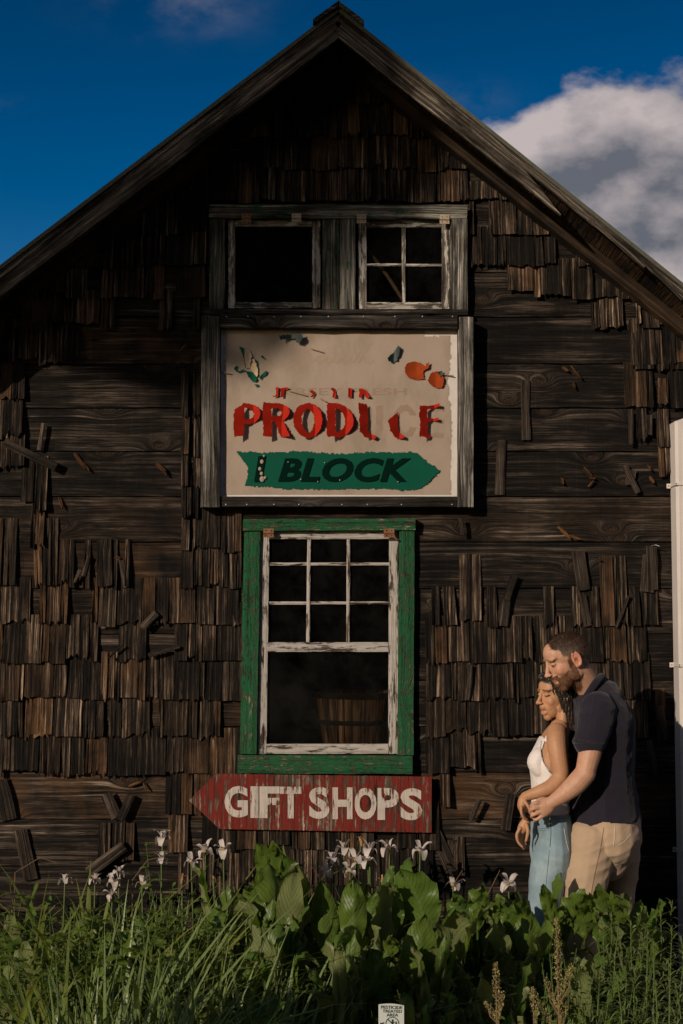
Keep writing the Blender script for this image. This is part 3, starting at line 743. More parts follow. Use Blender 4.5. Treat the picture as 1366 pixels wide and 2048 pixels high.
for k in range(30):
    a0 = 2*math.pi*k/30 + 0.01; a1 = 2*math.pi*(k+1)/30 - 0.012; mb = MB(); vs = []
    for j in range(6):
        h = j/5; r_ = 0.155 + 0.055*h**0.8; dr = 0.002*random.random()
        for (aa, rr) in ((a0, r_+dr), (a1, r_+dr), (a1, r_+dr-0.003), (a0, r_+dr-0.003)): vs.append((cx+rr*math.cos(aa), cy+rr*math.sin(aa), zb+0.002+hb*h))
    mb.add(vs, [(j*4+q, j*4+(q+1) % 4, (j+1)*4+(q+1) % 4, (j+1)*4+q) for j in range(5) for q in range(4)] + [(0,3,2,1), (20,21,22,23)])
    mb.build('stave', M['basket'], bask)
def hoop(h, dz, r_, m_):
    mb = MB(); n = 48; vs = []
    for k in range(n):
        a = 2*math.pi*k/n
        for (rr, z) in ((r_, h-dz/2), (r_+0.005, h-dz/2), (r_+0.005, h+dz/2), (r_, h+dz/2)): vs.append((cx+rr*math.cos(a), cy+rr*math.sin(a), z))
    mb.add(vs, [(k*4+q, ((k+1) % n)*4+q, ((k+1) % n)*4+(q+1) % 4, k*4+(q+1) % 4) for k in range(n) for q in range(4)]); mb.build('hoop', m_, bask)
hoop(zb+hb-0.012, 0.026, 0.212, M['darkwood']); hoop(zb+hb*0.5, 0.02, 0.190, M['darkwood']); hoop(zb+0.016, 0.02, 0.160, M['basket'])
mb = MB(); mb.ellipsoid((cx, cy, zb+0.006), (0.15, 0.15, 0.004), 20, 4); mb.build('bottom', M['basket'], bask)
pole = MB(); pole.tube([P(728, 488, 0.03), P(745, 512, 0.035), P(775, 552, 0.04), P(806, 600, 0.045), P(850, 655, 0.05)], [0.006, 0.008, 0.009, 0.009, 0.009], 8)
tagit(pole.build('wooden_pole', M['hinge']), 'thin wooden pole leaning behind the four pane upper window', 'pole')

# ================================================================ WHITE PIPE COVER on the right
pc = empty('downpipe', P(1355, 1500, -0.05), 'white square metal downpipe running up the barn wall at the right', 'pipe')
zt = P(1345, 842, -0.13).z; xb = [PX(1339, 850, -0.012), PX(1355, 1800, -0.012)]
mb = MB(); n = 14; wp = 0.13; vs = []
for i in range(n+1):
    s = i/n; z = 0.05 + (zt-0.05)*s; xl_ = xb[1] + (xb[0]-xb[1])*s
    ch = 0.012
    ring = [(xl_, -0.012), (xl_, -0.115+0), (xl_+ch, -0.13), (xl_+wp-ch, -0.13), (xl_+wp, -0.115), (xl_+wp, -0.012)]
    vs += [(x, y, z) for x, y in ring]
fs = [(i*6+a, i*6+(a+1) % 6, (i+1)*6+(a+1) % 6, (i+1)*6+a) for i in range(n) for a in range(6)] + [(5,4,3,2,1,0)]
b_ = len(vs); o6 = n*6
vs += [(vs[o6+1][0]+wp*0.42, -0.12, zt+0.02), (vs[o6][0]+wp*0.42, -0.012, zt+0.02)]
fs += [(o6+1, o6+2, b_), (o6+2, o6+3, b_), (o6+3, o6+4, b_), (o6+4, o6+5, b_+1, b_), (o6, o6+1, b_, b_+1), (o6+5, o6, b_+1)]
mb.add(vs, fs); mb.build('pipe', M['vinyl'], pc)
for v in (968, 1331, 1706):
    z = P(1340, v, -0.13).z; s = (z-0.05)/(zt-0.05); xl_ = xb[1] + (xb[0]-xb[1])*s
    mb = MB(); mb.box((xl_-0.004, -0.136, z-0.006), (xl_+wp+0.004, -0.131, z+0.006)); mb.box((xl_-0.006, -0.136, z-0.006), (xl_-0.001, -0.012, z+0.006))
    mb.box((xl_-0.022, -0.030, z-0.011), (xl_-0.0015, -0.024, z+0.011)); mb.build('strap', M['vinyl'], pc)
    mb = MB(); mb.ellipsoid((xl_-0.013, -0.031, z), (0.0035, 0.002, 0.0035), 10, 6); mb.build('screw', M['rust'], pc)
# ================================================================ PRODUCE SIGN
ps = empty('produce_sign', P(676, 820, -0.05), 'faded beige sign with peeling red PRODUCE lettering and green BLOCK arrow', 'sign')
YS = -0.055      # face of the sheet
for a in (((421, 632), (420, 1014), 37, M['greywood']), ((932, 634), (931, 1014), 31, M['greywood'])):
    boardpx('frame_board', a[0], a[1], a[2], -0.10, 0.095, a[3], ps, wob=0.002)
boardpx('frame_board', (441, 642), (915, 643), 26, -0.112, 0.105, M['darkwood'], ps, wob=0.004)
boardpx('frame_board', (440, 1003), (914, 1003), 20, -0.085, 0.08, M['darkwood'], ps, wob=0.002)
for (v, us, y) in ((633, (453, 496, 548, 602, 657, 727, 790, 845, 905), -0.113), (1009, (430, 452, 494, 548, 598, 684, 735, 803, 904, 930), -0.087)):
    for u in us:
        mb = MB(); mb.ellipsoid(P(u, v, y), (0.0035, 0.002, 0.0035), 8, 6); mb.build('nail_head', M['nail'], ps)
mb = MB(); c = P(440, 993, YS); d = P(914, 655, YS); mb.box((c.x, YS, c.z), (d.x, -0.02, d.z)); mb.build('backing_sheet', M['whiteboard'], ps)

def pip(px, py, poly):
    c = np.zeros(px.shape, bool); n = len(poly)
    for i in range(n):
        x0, y0 = poly[i]; x1, y1 = poly[(i+1) % n]
        if y0 == y1: continue
        k = ((y0 > py) != (y1 > py)) & (px < (x1-x0)*(py-y0)/(y1-y0)+x0); c ^= k
    return c
_rs = np.random.RandomState(3); _T = _rs.rand(256, 256)
def vn(x, y, sc):
    """value noise on arrays"""
    x = x*sc; y = y*sc; xi = np.floor(x).astype(int); yi = np.floor(y).astype(int); fx = x-xi; fy = y-yi
    fx = fx*fx*(3-2*fx); fy = fy*fy*(3-2*fy); g_ = lambda a, b: _T[a % 256, b % 256]
    return (g_(xi, yi)*(1-fx)+g_(xi+1, yi)*fx)*(1-fy) + (g_(xi, yi+1)*(1-fx)+g_(xi+1, yi+1)*fx)*fy
def raster(name, fn, box, step, depth, mat, parent, ybase, thick=0.0012, rag=3.0, zoomed=None):
    """a thin sheet cut to an outline, standing 'depth' proud of the board; fn works in sign pixels"""
    u0, v0, u1, v1 = box
    nu = int((u1-u0)/step); nv = int((v1-v0)/step)
    uu, vv = np.meshgrid(u0+(np.arange(nu)+0.5)*step, v0+(np.arange(nv)+0.5)*step, indexing='ij')
    wu = uu + (vn(uu, vv, 0.35)-0.5)*rag + (vn(uu+50, vv, 0.09)-0.5)*rag; wv = vv + (vn(uu, vv+90, 0.35)-0.5)*rag + (vn(uu, vv+33, 0.09)-0.5)*rag
    mask = fn(wu, wv)
    idx = {}; vs = []; fs = []
    def vid(i, j):
        k = (i, j)
        if k not in idx:
            u = u0+i*step; v = v0+j*step; d_ = depth(u, v) if callable(depth) else depth
            idx[k] = len(vs); vs.append(P(u, v, ybase) - Vector((0, d_, 0)))
        return idx[k]
    for i in range(nu):
        for j in range(nv):
            if mask[i, j]: fs.append((vid(i, j), vid(i, j+1), vid(i+1, j+1), vid(i+1, j)))
    # back side and rim, so that the sheet has thickness
    n = len(vs); back = [v_ + Vector((0, thick, 0)) for v_ in vs]
    ec = {}
    for f in fs:
        for a in range(4): ec[(f[a], f[(a+1) % 4])] = 1
    rim = [(b, a, a+n, b+n) for (a, b) in ec if (b, a) not in ec]
    fs2 = fs + [tuple(reversed([q+n for q in f])) for f in fs] + rim
    mb = MB(); mb.add([tuple(v_) for v_ in vs+back], fs2); return mb.build(name, mat, parent)
ZU_ = lambda x: 400 + x*0.41
ZV_ = lambda y: 620 + y*0.41
def inz(f): return lambda u, v: f((u-400)/0.41, (v-620)/0.41)
# the beige sheet with its torn edge
def beige(x, y):
    e = vn(x, y, 0.08)*10 + vn(x, y, 0.02)*8
    right = 1232 - e*1.1 - 22*np.clip((vn(x*0, y, 0.012)-0.4), 0, 1)
    ok = (x > 116+e*0.5) & (x < right) & (y > 90+e*0.45) & (y < 902)
    ok &= ~((x > 1070+(vn(x, y, .05))*60) & (y < 118+vn(x, y, .07)*22))
    ok &= ~((x-1110)*0.9 - (y-95) > 62 + 45*vn(x, y, 0.09))
    return ok
inner = (ZU_(140), ZV_(112+26), ZU_(1160), ZV_(880))
def border(x, y): return beige(x, y)
b_in = P(inner[0], inner[3], 0); 
u0i, v0i, u1i, v1i = 460, 676, 872, 980
mb = MB(); Y1 = YS-0.0022
mb.add([P(u0i-3, v0i-3, Y1-.0001), P(u0i-3, v1i+3, Y1-.0001), P(u1i+3, v1i+3, Y1-.0001), P(u1i+3, v0i-3, Y1-.0001)], [(0,1,2,3)])
o_ = raster('printed_sheet', inz(lambda x, y: beige(x, y) & ~((x > (u0i-400)/.41) & (x < (u1i-400)/.41) & (y > (v0i-620)/.41) & (y < (v1i-620)/.41))), (440, 655, 914, 993), 2, 0.0022, M['beige'], ps, YS, 0.0015, 0)
bmx = bmesh.new(); bmx.from_mesh(o_.data); vs_ = [bmx.verts.new(p_) for p_ in mb.v]; bmx.faces.new(vs_); bmx.to_mesh(o_.data); bmx.free()

# flat prints
def text_px(name, body, quad, mat, parent, y, bold=0.0, shear=0.0, extr=0.0006, bottom=True, spacing=1.0):
    """lettering fitted to a region of the board: quad = (left, top, right, bottom) or with a lean"""
    cu = bpy.data.curves.new(name, 'FONT'); cu.body = body; cu.offset = bold; cu.shear = shear; cu.extrude = 0; cu.resolution_u = 4; cu.space_character = spacing
    ob = bpy.data.objects.new(name, cu); COL.objects.link(ob)
    dg = bpy.context.evaluated_depsgraph_get(); me = bpy.data.meshes.new_from_object(ob.evaluated_get(dg))
    bpy.data.objects.remove(ob); bpy.data.curves.remove(cu)
    xs = [v_.co.x for v_ in me.vertices]; ys_ = [v_.co.y for v_ in me.vertices]
    x0, x1, y0, y1 = min(xs), max(xs), min(ys_), max(ys_)
    (l, t_, r_, b_), sk = quad[:4], (quad[4] if len(quad) > 4 else 0)
    bm_ = bmesh.new(); bm_.from_mesh(me)
    for v_ in bm_.verts:
        s = (v_.co.x-x0)/(x1-x0); q = (v_.co.y-y0)/(y1-y0)
        v_.co = P(l+(r_-l)*s, b_+(t_-b_)*q + sk*s, y)
    bmesh.ops.triangulate(bm_, faces=bm_.faces[:])
    ex = bmesh.ops.extrude_face_region(bm_, geom=bm_.faces[:])
    for e in ex['geom']:
        if isinstance(e, bmesh.types.BMVert): e.co.y -= extr
    bmesh.ops.recalc_face_normals(bm_, faces=bm_.faces[:])
    bm_.to_mesh(me); bm_.free(); me.materials.clear(); me.polygons.foreach_set('use_smooth', [False]*len(me.polygons)); me.update()
    return link(name, me, mat, parent)
Y2 = YS-0.0026
text_px('lettering_ghost', 'JERSEY FRESH', (552, 776, 814, 795), M['ghost'], ps, Y2, 0.02, extr=0.00012)
def ringf(x, y, cx, cy, rx, ry, ix, iy): return (((x-cx)/rx)**2+((y-cy)/ry)**2 < 1) & (((x-cx)/ix)**2+((y-cy)/iy)**2 > 1)
gh = inz(lambda x, y: ((x > 800) & (x < 836) & (y > 470) & (y < 600)) | ((x > 862) & (x < 892) & (y > 470) & (y < 580)) | (ringf(x, y, 846, 580, 46, 46, 16, 20) & (y > 578))
         | (ringf(x, y, 1000, 545, 62, 80, 28, 54) & ~((x > 1010) & (abs(y-545) < 28)))
         | ((x > 1085) & (x < 1120) & (y > 470) & (y < 620)) | ((x > 1110) & (x < 1190) & ((abs(y-480) < 12) | (abs(y-542) < 11) | (abs(y-612) < 12))))
raster('lettering_ghost', gh, (716, 805, 900, 885), 2, 0.0006, M['ghost'], ps, Y1, 0.0004, 3)
# looping script at the top, almost bleached away
scr = [((572,742),(590,725),(606,705),(618,698),(612,712),(600,730),(606,728),(618,716),(622,708)), ((608,727),(618,722),(622,714),(617,722),(620,727),(630,720),(636,712),(634,722),(640,727),(650,718)),
       ((650,718),(656,713),(652,724),(660,727),(668,716),(670,713),(668,724),(675,726),(684,715),(690,712),(684,722),(688,727),(698,718)), ((698,718),(704,713),(702,724),(708,725),(722,702),(736,688),(744,684),(738,696),(724,712),(716,727)), ((716,727),(726,716),(732,714),(730,724),(738,728),(748,721))]
mb = MB()
for pl in scr:
    for i in range(len(pl)-1):
        a = Vector(P(pl[i][0], pl[i][1], Y2)); b = Vector(P(pl[i+1][0], pl[i+1][1], Y2)); dd = (b-a).normalized(); nn = Vector((-dd.z, 0, dd.x))*0.0036; a -= dd*0.002; b += dd*0.002
        o0 = Vector((0, -0.0002-0.00004*i, 0)); mb.add([a-nn+o0, a+nn+o0, b+nn+o0, b-nn+o0], [(0,1,2,3)])
mb.build('script_ghost', M['ghostpale'], ps)

# peeling red letters: glued down the middle, lifting at both sides
def peel(zx0, zx1, amt=0.034, base=0.005, left=1.0, seedv=0):
    u0, u1 = ZU_(zx0), ZU_(zx1)
    def f(u, v):
        s = (u-u0)/(u1-u0)*2-1
        s += 0.08*math.sin(v*0.06+seedv); s0 = 0.42
        d_ = amt*1.35*left*((s0-s)/1.42) if s < s0 else amt*0.85*min(1.2, ((s-s0)/0.58))**1.2
        return base + max(0, d_) + 0.001*math.sin(v*0.16+u*0.07+seedv)
    return f
rect = lambda x, y, a, b, c, d: (x > a) & (x < c) & (y > b) & (y < d)
L = {}
L['P'] = (lambda x, y: pip(x, y, [(170,492),(218,462),(216,622),(168,622)]) | (ringf(x, y, 228, 508, 68, 50, 34, 28) & (x > 212)) , (160, 450, 305, 632))
L['R'] = (lambda x, y: rect(x, y, 311, 460, 353, 622) | (ringf(x, y, 368, 503, 70, 44, 32, 20) & (x > 350)) | pip(x, y, [(362,540),(402,528),(440,622),(396,622)]), (305, 450, 448, 632))
L['O'] = (lambda x, y: ringf(x, y, 527, 542, 69, 85, 30, 56), (450, 450, 605, 632))
L['D'] = (lambda x, y: rect(x, y, 619, 460, 660, 622) | (ringf(x, y, 655, 542, 95, 84, 52, 58) & (x > 655)), (610, 450, 758, 632))
L['U'] = (lambda x, y: pip(x, y, [(774,460),(818,460),(818,585),(832,605),(858,616),(852,632),(800,622),(780,600)]), (765, 450, 870, 640))
L['C'] = (lambda x, y: pip(x, y, [(916,545),(966,498),(962,560),(972,598),(996,620),(990,632),(952,624),(926,592)]), (905, 490, 1005, 640))
L['E'] = (lambda x, y: pip(x, y, [(1067,475),(1108,470),(1108,622),(1069,625)]) | pip(x, y, [(1070,478),(1165,460),(1167,478),(1100,490)]) | pip(x, y, [(1100,530),(1160,528),(1160,543),(1100,546)]) | pip(x, y, [(1080,604),(1125,612),(1120,630),(1080,626)]), (1060, 450, 1175, 640))
for k, (f, bx_) in L.items():
    raster('letter', inz(f), (ZU_(bx_[0]), ZV_(bx_[1]), ZU_(bx_[2]), ZV_(bx_[3])), 1.0, peel(bx_[0]+8, bx_[2]-8, 0.036 if k != 'C' else 0.030, seedv=ord(k)), M['vred'], ps, Y1, 0.0012, 2.2)
sm_ = [([(372,377),(384,377),(380,425),(356,427),(356,421),(371,420)], (350,372,388,430)), ([(394,385),(431,378),(431,390),(412,392),(410,428),(393,428)], (390,374,434,432)),
       ([(534,402),(548,390),(564,408),(552,427),(536,428),(550,412)], (530,386,570,432)), ([(638,385),(648,380),(660,384),(664,428),(645,428),(650,402)], (634,376,668,432)),
       ([(723,384),(740,384),(740,430),(722,430)], (718,380,744,434)), ([(775,386),(790,386),(812,394),(830,430),(812,430),(792,404),(790,430),(775,430)], (770,382,834,434))]
for i, (pl, bx_) in enumerate(sm_):
    raster('small_letter', inz(lambda x, y, pl=pl: pip(x, y, pl)), (ZU_(bx_[0]), ZV_(bx_[1]), ZU_(bx_[2]), ZV_(bx_[3])), 1.0, peel(bx_[0]-8, bx_[2]+3, 0.022, 0.008, 0.5, i), M['vred'], ps, Y1, 0.0012, 1.0)
# hanging threads of the torn sheet
for (a, b) in (((577, 781), (614, 791)), ((640, 797), (652, 803)), ((622, 697), (646, 704)), ((440, 744), (462, 747)), ((884, 748), (908, 752))):
    boardpx('torn_strip', a, b, 2.0, Y1-0.012, 0.001, M['ghost'], ps, seg=4)

# green arrow with BLOCK
arrow = [(175,692),(300,696),(480,690),(640,700),(860,694),(1058,697),(1110,742),(1172,788),(1118,838),(1062,878),(700,874),(420,872),(360,866),(218,858),(222,838),(240,798),(214,738)]
raster('green_arrow', inz(lambda x, y: pip(x, y, arrow)), (ZU_(165), ZV_(682), ZU_(1182), ZV_(888)), 1.5, lambda u, v: 0.004 + 0.006*max(0, (475-u)/20)*(1 if u < 495 else 0) + (0.010*max(0, (u-840)/40))*max(0,(v-925)/50 if v > 925 else (925-v)/60) + 0.0008*math.sin(u*0.05+v*.03), M['vgreen'], ps, Y1, 0.0015, 3.5)
text_px('block_lettering', 'BLOCK', (556, 916, 822, 964), M['vdgreen'], ps, Y1-0.0075, 0.035, 0.25, 0.0012, spacing=1.05)
text_px('numeral', '1', (508, 912, 532, 964), M['vdgreen'], ps, Y1-0.0075, 0.05, 0.15, 0.0006)
for (zx, zy, r_) in ((312,712,5),(302,740,9),(292,775,8),(300,798,8),(303,825,12),(318,818,6)):
    mb = MB(); mb.ellipsoid(P(ZU_(zx), ZV_(zy), Y1-0.010), (r_*0.41/SC(), 0.004, r_*1.2*0.41/SC()), 10, 7); mb.build('blister', M['beige'], ps)
for (zx, zy) in ((608,745),(575,837),(966,838),(430,742),(492,826),(682,830)):
    mb = MB(); mb.ellipsoid(P(ZU_(zx), ZV_(zy), Y1-0.010), (0.0032, 0.003, 0.0032), 8, 6); mb.build('staple', M['nail'], ps)
# corn, tomatoes, dark scraps
def patch(name, poly, mat, amt=0.012, base=0.003, step=1.0, rag=2, zz=True, sd=0):
    if zz == 'c':   # coordinates from the close look at the corn
        poly = [(450+x*110/1366, 680+y*110/1366) for x, y in poly]; fn = lambda u, v: pip(u, v, poly)
    else:
        poly = [(ZU_(x), ZV_(y)) for x, y in poly]; fn = lambda u, v: pip(u, v, poly)
    us = [p[0] for p in poly]; vs = [p[1] for p in poly]
    u0, u1, v0, v1 = min(us)-2, max(us)+2, min(vs)-2, max(vs)+2
    raster(name, fn, (u0, v0, u1, v1), step, lambda u, v: base + amt*abs((u-u0)/(u1-u0)*2-1)**1.4 + 0.001*math.sin(v*0.15+u*.1+sd), mat, ps, Y1, 0.0012, rag)
patch('corn_cob', [(500,240),(560,235),(640,300),(700,450),(770,560),(830,760),(820,900),(780,930),(690,780),(610,690),(530,700),(490,450)], M['cream'], 0.010, 0.003, 0.8, 1.5, 'c')
patch('corn_kernels', [(560,300),(610,290),(660,420),(640,560),(600,640),(560,480)], M['beige'], 0.004, 0.012, 0.8, 3, 'c')
for pl, sd_ in (([(355,185),(430,185),(485,230),(480,400),(520,690),(505,690),(460,420),(410,270)], 1), ([(750,500),(815,520),(830,760),(800,720),(770,590)], 2),
           ([(525,790),(680,785),(760,900),(800,1000),(760,1050),(690,1040),(590,920)], 3), ([(860,930),(1000,770),(1045,770),(1030,860),(900,990)], 4),
           ([(225,700),(280,650),(330,680),(300,720),(330,790),(480,730),(480,760),(360,830),(300,800),(240,760)], 5), ([(890,410),(940,400),(1020,500),(960,470)], 6), ([(745,1110),(820,1100),(840,1150),(790,1180)], 7)):
    patch('corn_husk', pl, M['vgreen'], 0.012, 0.004, 0.8, 1.0, 'c', sd_)
patch('tomato', [(996,285),(1010,260),(1045,250),(1080,262),(1100,275),(1104,258),(1118,258),(1116,285),(1090,300),(1092,340),(1060,342),(1020,332),(1000,312)], M['tomato'], 0.016, 0.004)
patch('tomato', [(1110,345),(1125,312),(1150,300),(1175,312),(1190,345),(1180,378),(1160,384),(1130,372)], M['tomato'], 0.016, 0.004)
patch('tomato_stalk', [(1150,308),(1180,300),(1188,318),(1172,330),(1165,318)], M['vdark'], 0.004, 0.016)
patch('peeled_leaf', [(915,235),(950,200),(965,178),(975,185),(970,225),(962,250),(940,262),(920,250)], M['vdark'], 0.020, 0.006)
patch('peeled_strip', [(389,132),(440,122),(498,121),(500,140),(490,168),(470,165),(470,142),(430,146),(396,156)], M['vdark'], 0.030, 0.012)

# ================================================================ GIFT SHOPS SIGN
gs_ = empty('gift_shops_sign', P(620, 1605, -0.03), 'flaking red wooden arrow sign reading GIFT SHOPS under the green window', 'sign')
zz = lambda x, y: (360+x*0.3953, 1500+y*0.3953)
out = [zz(45,255), zz(182,120), zz(1273,136), zz(1270,418), zz(200,400)]
mb = MB(); YGf = -0.050
def inpoly_front(sd=0):
    # front face as a grid of narrow strips, slightly uneven
    vs = []; fs = []
    us = np.linspace(out[0][0], out[2][0], 90)
    for u in us:
        tp = np.interp(u, [out[0][0], out[1][0], out[2][0]], [out[0][1], out[1][1], out[2][1]])
        bt = np.interp(u, [out[0][0], out[4][0], out[3][0]], [out[0][1], out[4][1], out[3][1]])
        for q in range(7):
            v = tp + (bt-tp)*q/6; j = 0
            if q == 0: v += 1.2*nz((u*0.2, 3, 1))
            if q == 6: v -= 1.2*nz((u*0.2, 7, 1))
            p = P(u, v, YGf); p.y += 0.0012*nz((u*0.05, q*0.2, 1)); vs.append(p)
    n = len(us)
    fs = [(i*7+q, i*7+q+1, (i+1)*7+q+1, (i+1)*7+q) for i in range(n-1) for q in range(6)]
    N = len(vs); vs += [Vector((p.x, -0.033, p.z)) for p in vs]
    fs += [(i*7, (i+1)*7, N+(i+1)*7, N+i*7) for i in range(n-1)] + [(i*7+6, N+i*7+6, N+(i+1)*7+6, (i+1)*7+6) for i in range(n-1)]
    fs += [((n-1)*7+q, (n-1)*7+q+1, N+(n-1)*7+q+1, N+(n-1)*7+q) for q in range(6)] + [(N+i*7, N+(i+1)*7, N+(i+1)*7+6, N+i*7+6) for i in range(n-1)]
    mb.add(vs, fs)
inpoly_front(); mb.build('sign_board', M['red'], gs_)
for (bd, l, r_) in (('G', 451, 494), ('I', 503, 515), ('F', 521, 557), ('T', 562, 601), ('S', 620, 657), ('H', 667, 703), ('O', 711, 751), ('P', 757, 796), ('S', 803, 843)):
    k = (l-451)/392
    text_px('painted_letter', bd, (l-2, 1572+k*5, r_+2, 1635+k*6), M['whiteletter'], gs_, YGf-0.0022, 0.042, 0, 0.0008)
for (u, v) in ((392, 1600), (430, 1552), (855, 1560), (854, 1658), (640, 1560), (620, 1652)):
    mb = MB(); mb.ellipsoid(P(u, v, YGf-0.001), (0.0028, 0.002, 0.0028), 8, 6); mb.build('nail_head', M['rust'], gs_)
boardpx('spacer', (440, 1606), (850, 1608), 20, -0.032, 0.02, M['darkwood'], gs_)

# ================================================================ PESTICIDE SIGN on its stake
pw = -2.5
sg = empty('pesticide_sign', P(785, 2040, pw).xy.to_3d(), 'small white PESTICIDE TREATED AREA sign on a stake among the leaves', 'sign')
M['signwhite'] = simple('white_plastic_card', (0.50, 0.53, 0.50), 0.5, 0.06, 12)
M['signink'] = simple('dark_green_ink', (0.006, 0.03, 0.015), 0.6, 0.1, 20)
tl, tr_ = P(757, 2009, pw), P(808, 2009, pw); hh = (tr_.x-tl.x)*1.28
mb = MB(); n = 10; vs = []
for i in range(n+1):
    s = i/n; x = tl.x+(tr_.x-tl.x)*s; top_ = tl.z + 0.004*math.sin(math.pi*s) - 0.003*s
    vs += [(x, pw, top_-hh), (x, pw, top_), (x, pw+0.002, top_), (x, pw+0.002, top_-hh)]
mb.add(vs, [(i*4+a, i*4+(a+1) % 4, (i+1)*4+(a+1) % 4, (i+1)*4+a) for i in range(n) for a in range(4)] + [(0,1,2,3), (n*4+3, n*4+2, n*4+1, n*4)])
mb.build('card', M['signwhite'], sg)
yy = pw-0.0012
text_px('printed_words', 'PESTICIDE', (762, 2011, 804.5, 2017.5, 1), M['signink'], sg, yy, 0.015, 0, 0.0003)
text_px('printed_words', 'TREATED', (765, 2019, 803.5, 2025, 1), M['signink'], sg, yy, 0.015, 0, 0.0003)
text_px('printed_words', 'AREA', (773, 2027, 796, 2033), M['signink'], sg, yy, 0.015, 0, 0.0003)
def sym(u, v):
    dx = u-784.5; dy = v-2047.5; r_ = np.hypot(dx, dy)
    m = (r_ < 13.6) & (r_ > 12.3)
    m |= (r_ < 12.6) & (abs(dx-dy)/1.414 < 0.75)
    m |= np.hypot(u-785, v-2040.5) < 1.9
    m |= (abs(u-785) < 2.0) & (v > 2042.5) & (v < 2048); m |= (abs(u-783.8) < 0.8) & (v >= 2047) & (v < 2055); m |= (abs(u-786.4) < 0.8) & (v >= 2047) & (v < 2055)
    m |= (abs(u-785) < 4.5) & (abs(v-2044.2) < 0.7)
    m |= np.hypot(u-792, v-2044.5) < 1.4; m |= (abs(u-792) < 1.3) & (v > 2046) & (v < 2053)
    m |= (abs(v-2047) < 1.3) & (u > 760) & (u < 767); m |= np.hypot(u-767.5, v-2045.5) < 1.2
    return m
raster('pictogram', sym, (758, 2032, 808, 2064), 0.5, 0.0003, M['signink'], sg, yy, 0.0003, 0)
mb = MB(); xm = (tl.x+tr_.x)/2; mb.box((xm-0.006, pw+0.003, -0.02), (xm+0.006, pw+0.010, tl.z-0.01)); mb.build('stake', M['signwhite'], sg)
# ================================================================ THE COUPLE
from mathutils.bvhtree import BVHTree
random.seed(5)
def catmull(pts, sub=4):
    pts = [np.array(p, float) for p in pts]; out = []
    n = len(pts)
    for i in range(n-1):
        p0 = pts[max(i-1, 0)]; p1 = pts[i]; p2 = pts[i+1]; p3 = pts[min(i+2, n-1)]
        for k in range(sub):
            t = k/sub
            out.append(0.5*((2*p1) + (-p0+p2)*t + (2*p0-5*p1+4*p2-p3)*t*t + (-p0+3*p1-3*p2+p3)*t**3))
    out.append(pts[-1]); return out
def loft(mb, pts, n=18, grow=0.0, sub=4, cap=True, sq=1.0):
    """pts: (u, v, y, half width in photo px, half depth in m) along a limb or trunk"""
    q = catmull(pts, sub); C = []; 
    for p in q: C.append((P(p[0], p[1], p[2]), max(0.002, p[3]/SC(p[2])+grow), max(0.002, p[4]+grow)))
    def frame(i):
        t = (C[min(i+1, len(C)-1)][0]-C[max(i-1, 0)][0]).normalized()
        n1 = t.cross(Vector((0, 1, 0)));
        if n1.length < 0.05: n1 = Vector((1, 0, 0))
        n1.normalize(); n2 = n1.cross(t).normalized(); return t, n1, n2
    rings = []
    fr = [frame(i) for i in range(len(C))]
    def ring(c, t, n1, n2, a, b): return [c + n1*a*math.copysign(abs(math.cos(x))**sq, math.cos(x)) + n2*b*math.copysign(abs(math.sin(x))**sq, math.sin(x)) for x in [2*math.pi*k/n for k in range(n)]]
    t, n1, n2 = fr[0]; c, a, b = C[0]; m = min(a, b)
    if cap:
        for (o, s) in ((0.95, 0.25), (0.75, 0.62), (0.42, 0.88)): rings.append(ring(c - t*m*o, t, n1, n2, a*s, b*s))
    for i, (c, a, b) in enumerate(C): rings.append(ring(c, *fr[i], a, b))
    t, n1, n2 = fr[-1]; c, a, b = C[-1]; m = min(a, b)
    if cap:
        for (o, s) in ((0.42, 0.88), (0.75, 0.62), (0.95, 0.25)): rings.append(ring(c + t*m*o, t, n1, n2, a*s, b*s))
    vs = [p for r_ in rings for p in r_]; m_ = len(rings)
    fs = [(i*n+k, i*n+(k+1) % n, (i+1)*n+(k+1) % n, (i+1)*n+k) for i in range(m_-1) for k in range(n)] + [tuple(range(n))[::-1], tuple((m_-1)*n+k for k in range(n))]
    mb.add(vs, fs)
def fuse(mb, voxel=0.003, smooth=3):
    me = mb.mesh('tmp'); bm_ = bmesh.new(); bm_.from_mesh(me); 
    ob = bpy.data.objects.new('tmp', me); COL.objects.link(ob)
    bm_.free()
    r_ = ob.modifiers.new('r', 'REMESH'); r_.mode = 'VOXEL'; r_.voxel_size = voxel; r_.use_smooth_shade = True
    if smooth: s_ = ob.modifiers.new('s', 'SMOOTH'); s_.factor = 0.5; s_.iterations = smooth
    dg = bpy.context.evaluated_depsgraph_get(); out_ = bpy.data.meshes.new_from_object(ob.evaluated_get(dg))
    bpy.data.objects.remove(ob); bpy.data.meshes.remove(me); return out_
def arr(me):
    a = np.empty(len(me.vertices)*3); me.vertices.foreach_get('co', a); return a.reshape(-1, 3)
def setarr(me, a): me.vertices.foreach_set('co', a.reshape(-1)); me.update()
def toPX(a):
    """photo position of points (used only to say where a hem or a seam runs on the cloth)"""
    d = a - np.array([0, -D, H]); z = d @ np.array(FW); return 683 + F*d[:, 0]/z, 1024 - F*(d @ np.array(UP))/z
def cut(me, keep):
    bm_ = bmesh.new(); bm_.from_mesh(me); bm_.verts.ensure_lookup_table()
    bmesh.ops.delete(bm_, geom=[v_ for v_, k in zip(bm_.verts, keep) if not k], context='VERTS'); bm_.to_mesh(me); bm_.free(); me.update()
